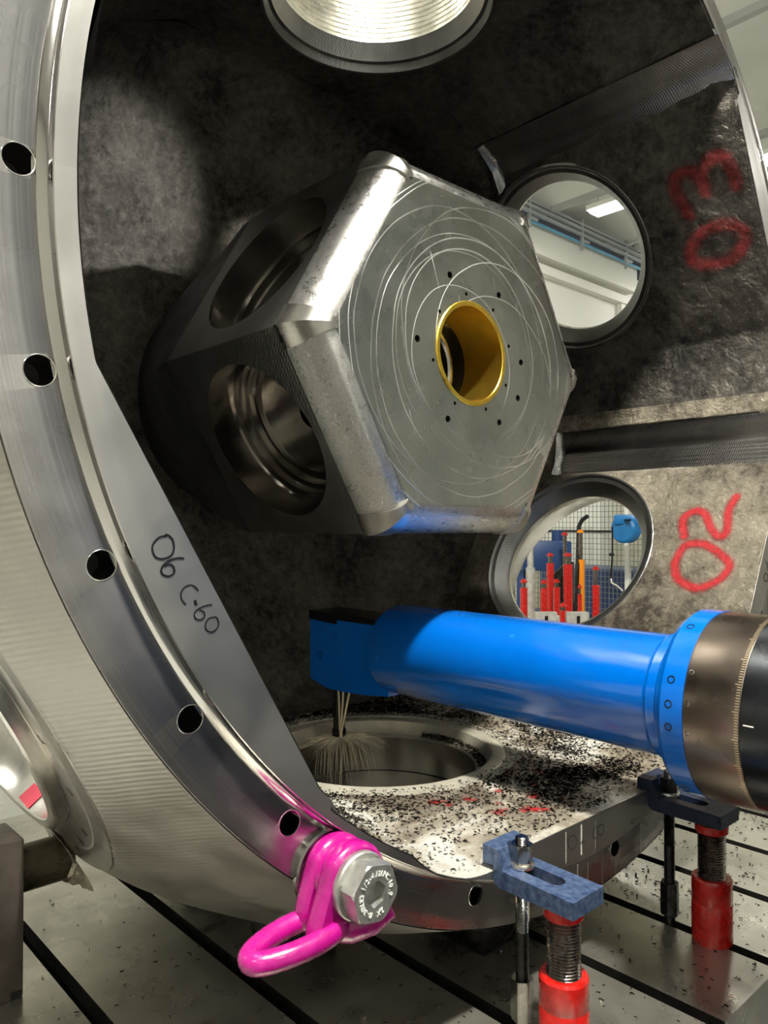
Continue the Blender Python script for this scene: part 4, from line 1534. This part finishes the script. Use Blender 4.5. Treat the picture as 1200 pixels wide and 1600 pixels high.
# ================================================================== CLAMPS
def hexprism(mb, c, r, h, ax=(0, 0, 1), ch=0.12, a0=0.0, mi=0, ref=None):
    """hexagonal nut body with chamfered ends"""
    ax = Vector(ax).normalized()
    ref = ref or (Vector((1, 0, 0)) if abs(ax.z) > 0.9 else Vector((0, 0, 1)))
    e1 = (ref - ax * ref.dot(ax)).normalized()
    e2 = ax.cross(e1)
    c = Vector(c)
    rows = []
    N = 48
    for hh, cut_ in ((0, 0.93), (h * ch, 1.0), (h * (1 - ch), 1.0), (h, 0.93)):
        row = []
        for i in range(N):
            a = 2 * pi * i / N
            d = (a % (pi / 3)) - pi / 6
            rr = min(r * cos(pi / 6) / cos(d), r * cut_)
            row.append(c + (e1 * cos(a + a0) + e2 * sin(a + a0)) * rr + ax * hh)
        rows.append(row)
    mb.grid(rows, mi=mi, wrap=True)
    for row in (rows[0], rows[-1]):
        mb.add([c + ax * (0 if row is rows[0] else h)] + row, [(0, 1 + i, 1 + (i + 1) % N) for i in range(N)], mi)
    return mb


def thread_tube(mb, p0, L, r, pitch, n=28, depth=0.0016):
    prof = []
    k_ = int(L / pitch)
    prof.append((0, 0))
    for i in range(k_):
        prof += [(r - depth, i * pitch), (r, i * pitch + pitch * 0.5)]
    prof += [(r - depth, L), (0, L)]
    return mb.lathe(prof, p0, (0, 0, 1), n)


def clamp(xc, mat, prof, half, sy, lab_bar, lab_stud, lab_jack, jy, jr, body_top, y_slot1):
    o = W(xc, sy, prof[5][1])
    bar = MB().prism([(y * S, z * S) for y, z in prof], Vector(((xc - half) * S, 0, ZC)), (0, 1, 0), (0, 0, 1), (2 * half * S, 0, 0))
    t = thing('strap_clamp', lab_bar, 'clamp', o)
    b = build('clamp_bar', bar, [mat, 'washer'], parent=t, smooth=0)
    # the elongated slot
    cut = MB()
    poly = []
    hw_ = 0.0145
    for i in range(13):
        a = -pi + i / 12 * pi
        poly.append((hw_ * cos(a), y_slot1 + hw_ * sin(a)))
    ytop = sy + 0.012
    for i in range(13):
        a = i / 12 * pi
        poly.append((hw_ * cos(a), ytop + hw_ * sin(a)))
    cut.prism([(p[0] * S, p[1] * S) for p in poly], Vector((xc * S, 0, ZC + prof[5][1] * S - 0.05)), (1, 0, 0), (0, 1, 0), (0, 0, 0.12))
    carve(b, cut)
    md = b.modifiers.new('edge', 'BEVEL')
    md.width = 0.0016
    md.segments = 2
    md.limit_method = 'ANGLE'
    # stud
    st = thing('clamp_stud', lab_stud, 'stud', W(xc, sy, TABLE))
    rs = 0.0105 * S
    z0 = TABLE
    build('rod', MB().cyl(W(xc, sy, z0 - 0.027), W(xc, sy, -1.013), rs, 28), 'blacksteel', parent=st)
    m_ = MB()
    thread_tube(m_, W(xc, sy, -1.013), (1.013 - 0.862) * S, rs, 0.0028)
    build('thread', m_, 'nut' if xc < 0 else 'blacksteel', parent=st, smooth=30)
    topz = -0.909 if xc < 0 else -0.911
    build('washer', MB().lathe([(0.0105 * S, 0), (0.0205 * S, 0), (0.0212 * S, 0.002), (0.0212 * S, 0.006), (0.0195 * S, 0.009), (0.0105 * S, 0.009)], W(xc, sy, topz), (0, 0, 1), 40, closed=True), 'washer', parent=st)
    build('hex_nut', hexprism(MB(), W(xc, sy, topz) + Vector((0, 0, 0.009)), 0.0185 * S, 0.032, a0=0.35), 'nut' if xc < 0 else 'blacksteel', parent=st, smooth=30)
    build('coupling_nut', hexprism(MB(), W(xc, sy, -1.150), 0.0185 * S, 0.064 * S, ch=0.07, a0=0.25), 'nut' if xc < 0 else 'blacksteel', parent=st, smooth=30)
    # jack under the tail
    jk = thing('heel_jack', lab_jack, 'jack', W(xc, jy, TABLE))
    H = (body_top - TABLE) * S
    build('body', MB().lathe([(0, 0), (jr * S * 0.98, 0), (jr * S, 0.004), (jr * S, H * 0.62), (jr * S * 0.992, H * 0.625), (jr * S, H * 0.63), (jr * S, H - 0.005), (jr * S * 0.93, H), (jr * S * 0.70, H), (jr * S * 0.70, H - 0.01), (0, H - 0.01)],
                             W(xc, jy, TABLE), (0, 0, 1), 48), 'red', parent=jk, smooth=30)
    zu = -0.938
    m_ = MB()
    zt2 = zu - 0.022
    thread_tube(m_, W(xc, jy, body_top - 0.008), (zt2 - body_top + 0.008) * S, jr * 0.69 * S, 0.0056, 40, 0.0036)
    build('screw', m_, 'thread', parent=jk, smooth=50)
    hh = (zu - zt2) * S
    build('head', MB().lathe([(0, 0), (jr * 0.76 * S, 0), (jr * 0.82 * S, 0.003), (jr * 0.82 * S, hh * 0.75), (jr * 0.72 * S, hh * 0.8), (jr * 0.72 * S, hh), (0, hh)], W(xc, jy, zt2), (0, 0, 1), 48), 'red', parent=jk, smooth=30)


P1 = [(0.004, -0.877), (0.004, -0.905), (-0.018, -0.905), (-0.0185, -0.930), (-0.027, -0.937), (-0.166, -0.938), (-0.166, -0.912), (-0.037, -0.909), (-0.027, -0.878)]
clamp(-0.247, 'clampblue', P1, 0.040, -0.0435, 'worn light blue stepped strap clamp nearest the camera', 'threaded clamp stud with polished nut on the near clamp',
      'bright red screw jack under the near blue clamp', -0.122, 0.0375, -1.045, -0.108)
clamp(0.238, 'clampdark', P1, 0.040, -0.0435, 'dark navy stepped strap clamp in the shade beside the blue arm', 'black clamp stud and nut on the far dark clamp',
      'dark red screw jack under the far navy clamp', -0.130, 0.0375, -1.045, -0.108)

# ================================================================== PINK LIFTING RING
bx, bz = -0.612, -0.8155
lr = thing('lifting_ring', 'magenta swivel lifting ring bolted to the flange rim', 'lifting ring', W(bx, 0, bz))
bo = W(bx, 0, bz)
ny = (0, -1, 0)
build('base_ring', MB().lathe([(0.02 * S, 0.0), (0.052 * S, 0.0), (0.052 * S, 0.008), (0.049 * S, 0.010), (0.02 * S, 0.010)], bo, ny, 64, closed=True), 'nut', parent=lr, smooth=30)


def blob_profile(rr, L, d0, d1):
    """outline in the plane of the flange (x,z): round head of radius rr drawn out into a lug along the unit vector lv"""
    out = []
    N = 72
    for i in range(N):
        a = 2 * pi * i / N
        p = Vector((cos(a), sin(a)))
        c_ = p.dot(lv)
        s_ = p.dot(Vector((-lv.y, lv.x)))
        # rounded lug
        if c_ > 0:
            x = c_ * (rr + (L - rr) * smooth01(c_) ** 1.2)
            y = s_ * rr * (1 - (1 - d0) * smooth01(c_))
        else:
            x, y = c_ * rr, s_ * rr
        out.append(lv * x + Vector((-lv.y, lv.x)) * y)
    return out


lv = Vector((-0.72, -0.70)).normalized()


def cheek(y0, y1, rr, L, d0, bev=0.006):
    out = blob_profile(rr, L, d0, 0)
    rows = []
    steps = [(y0, -bev), (y0 + (y1 - y0) * 0.12, -bev * 0.25), (y0 + (y1 - y0) * 0.3, 0), (y0 + (y1 - y0) * 0.7, 0), (y0 + (y1 - y0) * 0.88, -bev * 0.25), (y1, -bev)]
    for y, sh in steps:
        rows.append([W(bx + p.x * (1 + sh / rr), y, bz + p.y * (1 + sh / rr)) for p in out])
    mb = MB().grid(rows, wrap=True)
    for row in (rows[0], rows[-1]):
        c_ = sum(row, Vector((0, 0, 0))) / len(row)
        mb.add([c_] + row, [(0, 1 + i, 1 + (i + 1) % len(row)) for i in range(len(row))])
    return mb


build('rear_cheek', cheek(-0.010, -0.034, 0.050, 0.078, 0.72), 'pink', parent=lr, smooth=50)
build('front_cheek', cheek(-0.040, -0.067, 0.050, 0.088, 0.62), 'pink', parent=lr, smooth=50)
build('waist', MB().lathe([(0.044 * S, 0.030 * S), (0.044 * S, 0.045 * S)], bo, ny, 48), 'pink', parent=lr)
# lug that runs down beneath the bolt with the embossed emblem
lug = []
for t, r_ in ((0.0, 0.020), (0.25, 0.022), (0.5, 0.0225), (0.75, 0.021), (1.0, 0.015)):
    lug.append((Vector((bx - 0.045 + 0.085 * t, -0.028 - 0.055 * t, bz - 0.040 - 0.016 * sin(t * pi) + 0.006 * t)), r_))
build('lower_lug', MB().tube([W(*p) for p, r_ in lug], 0.02, 20, rs=[r_ * S for p, r_ in lug]), 'pink', parent=lr, smooth=60)
em = W(bx + 0.018, -0.083, bz - 0.047)
nem = Vector((-0.25, -0.8, -0.55)).normalized()
emb = MB().lathe([(0.009, -0.004), (0.011, 0.001), (0.013, 0.002), (0.015, 0.001), (0.0165, -0.004)], em, nem, 28)
for a_ in (0.6, 1.6, 2.6, 3.7, 4.7, 5.7):
    r_ = nem.orthogonal().normalized()
    r2_ = nem.cross(r_)
    c_ = em + (r_ * cos(a_) + r2_ * sin(a_)) * 0.0055
    emb.box(c_, (0.004, 0.002, 0.004))
build('emblem', emb, 'pink', parent=lr, smooth=40)
# the link: closed loop hanging down to the left between the cheeks
lk = []
c0 = Vector((bx - 0.022, -0.040, bz - 0.044))
dirL = Vector((-0.985, 0.0, -0.10)).normalized()
dirW = Vector((0.05, -0.99, -0.05)).normalized()
path = [(0.030, -0.020), (0.052, -0.034), (0.080, -0.040), (0.110, -0.037), (0.138, -0.024), (0.148, -0.004), (0.140, 0.016), (0.112, 0.034), (0.080, 0.043), (0.050, 0.042), (0.030, 0.028), (0.022, 0.004)]
path = [(l - 0.030, w * 0.62) for l, w in path]
ptsl = []
NN = len(path)
for i in range(NN):
    p0, p1, p2, p3 = [Vector(path[(i + q) % NN]) for q in (-1, 0, 1, 2)]
    for t in (0, 0.25, 0.5, 0.75):
        q = 0.5 * ((2 * p1) + (p2 - p0) * t + (2 * p0 - 5 * p1 + 4 * p2 - p3) * t * t + (3 * p1 - p0 - 3 * p2 + p3) * t ** 3)
        ptsl.append(c0 + dirL * q.x + dirW * q.y)
build('link', MB().tube([W(*p) for p in ptsl], 0.0135 * S, 18, closed=True), 'pink', parent=lr, smooth=60)
build('washer', MB().lathe([(0.02 * S, 0.066 * S), (0.041 * S, 0.066 * S), (0.042 * S, 0.068 * S), (0.042 * S, 0.0735 * S), (0.040 * S, 0.0755 * S), (0.02 * S, 0.0755 * S)], bo, ny, 64, closed=True), 'zinc', parent=lr, smooth=30)
hb_ = MB()
hexprism(hb_, W(bx, -0.0755, bz), 0.0385 * S, 0.026 * S, ax=ny, ch=0.10, a0=rad(18))
hbo = build('hex_bolt', hb_, 'zinc', parent=lr, smooth=25)
cut = MB()
yb_ = -0.0755 - 0.026
poly = [(0.0165 * S * cos(rad(60 * i + 18)), 0.0165 * S * sin(rad(60 * i + 18))) for i in range(6)]
cut.prism(poly, W(bx, yb_ - 0.01, bz), (1, 0, 0), (0, 0, 1), (0, 0.028 * S, 0))
carve(hbo, cut)
resmooth(hbo, 25)


def text_mesh(ch):
    cu = bpy.data.curves.new('t', 'FONT')
    cu.body = ch
    cu.size = 1.0
    cu.align_x = 'CENTER'
    cu.extrude = 0.03
    cu.resolution_u = 2
    ob = bpy.data.objects.new('t', cu)
    COL.objects.link(ob)
    bpy.context.view_layer.update()
    me = bpy.data.meshes.new_from_object(ob.evaluated_get(bpy.context.evaluated_depsgraph_get()))
    vs_ = [v.co.copy() for v in me.vertices]
    fs_ = [tuple(p.vertices) for p in me.polygons]
    bpy.data.objects.remove(ob)
    bpy.data.meshes.remove(me)
    return vs_, fs_


tx = MB()
yt = W(0, yb_ - 0.0008, 0).y
for word, a_mid, step in (('1/2UNC', 72, 12.5), ('10.9', 2, 12), ('2 1/2-4', 138, 11), ('RUD', 188, 15), ('B-36', 228, 12), ('2X', 285, 14)):
    n_ = len(word)
    for i, ch in enumerate(word):
        if ch == ' ':
            continue
        a = rad(a_mid - (i - (n_ - 1) / 2) * step)
        vs_, fs_ = text_mesh(ch)
        rr = 0.0245 * S
        sz = 0.0095 * S
        er = Vector((cos(a), 0, sin(a)))
        et = Vector((sin(a), 0, -cos(a)))
        c_ = Vector((W(bx, 0, 0).x, yt, W(0, 0, bz).z)) + er * rr
        tx.add([c_ + et * v.x * sz + er * (v.y - 0.35) * sz + Vector((0, -v.z * sz, 0)) for v in vs_], fs_)
build('lettering', tx, 'zinclight', parent=hbo, smooth=0)
tx = MB()
for i, ch in enumerate('116'):
    vs_, fs_ = text_mesh(ch)
    a = rad(232 + i * 8)
    er = Vector((cos(a), 0, sin(a)))
    et = Vector((sin(a), 0, -cos(a)))
    c_ = W(bx, -0.0672, bz) + er * 0.0475 * S
    tx.add([c_ - et * v.x * 0.009 - er * (v.y - 0.35) * 0.009 + Vector((0, -v.z * 0.02, 0)) for v in vs_], fs_)
build('lettering', tx, 'pink', parent=lr, smooth=0)


# ================================================================== STEEL CHIPS
def chips(n, where, size, name, label, mats=('chip', 'chipwhite'), bright=0.12, zf=None):
    mb = MB()
    rg = random.Random(5)
    made = 0
    tries = 0
    while made < n and tries < n * 30:
        tries += 1
        r = where(rg)
        if r is None:
            continue
        p = W(*r)
        s = rg.uniform(*size)
        a0 = rg.uniform(0, 2 * pi)
        cur = rg.uniform(1.2, 4.0)
        w = s * rg.uniform(0.25, 0.45)
        tilt = rg.uniform(-0.7, 0.7)
        vs_ = []
        for i in range(4):
            t = i / 3 - 0.5
            aa = a0 + cur * t
            q = p + Vector((cos(aa), sin(aa), 0)) * s * 0.55
            zz = rg.uniform(0.0, 0.25) * s
            vs_.append(q + Vector((0, 0, zz + 0.0003)))
            vs_.append(q + Vector((-sin(aa) * tilt * w * 0.3, cos(aa) * tilt * w * 0.3, zz + w)))
        mb.add(vs_, [(0, 1, 3, 2), (2, 3, 5, 4), (4, 5, 7, 6)], 1 if rg.random() < bright else 0)
        made += 1
    o = build(name, mb, list(mats), loc=W(0.1, 0.3, TABLE if 'table' in label else AP * -1), smooth=0, recalc=False)
    tag(o, label, 'metal chips', kind='stuff')
    return o


def pad_spot(rg):
    u = rg.uniform(-0.5, 0.5)
    y = rg.uniform(0.0, 0.94)
    hr_ = hypot(u, y - YP)
    if hr_ < 0.30:
        return None
    if hr_ < 0.335:
        return (u, y, -0.9) if rg.random() < 0.12 else None
    d = 0.28 + 0.72 * smooth01((noise.noise(Vector((u * 7, y * 7, 3.3))) + 0.12) * 3)
    d *= 1.0 if (y > 0.30 or u > 0.12) else (0.30 + 0.45 * smooth01((u + 0.35) / 0.2) if u < 0.12 else 0.8)
    if y < 0.07:
        d *= 0.5
    if rg.random() > d:
        return None
    p = wall_pt(0, u, y, lift=0.0008)
    return (p.x, p.y, p.z)


chips(26000, pad_spot, (0.004, 0.0085), 'floor_chips', 'black and glinting steel chips strewn over the floor pad of the casting', bright=0.10)


def ledge_spot(rg):
    a = rg.uniform(-0.9, 0.35)
    r = rg.uniform(0.237, 0.262)
    return (r * cos(a), YP + r * sin(a), -0.9375 + rg.uniform(0, 0.012) * (1 if a > -0.5 else 0.3))


chips(1600, ledge_spot, (0.0028, 0.006), 'ledge_chips', 'heap of black steel chips on the ledge inside the lower port', bright=0.06)


def table_spot(rg):
    x = rg.uniform(-0.95, 1.1)
    y = rg.uniform(-0.25, 0.9)
    for s in slots:
        if abs(x - s) < 0.018:
            return None
    right = x > -0.1
    d = (0.35 + smooth01((noise.noise(Vector((x * 6, y * 6, 0.5))) + 0.1) * 4)) if right else 0.10
    if rg.random() > d:
        return None
    return (x, y, TABLE)


chips(2300, table_spot, (0.004, 0.0095), 'table_chips', 'scattered curly steel chips on the machine table', bright=0.04)
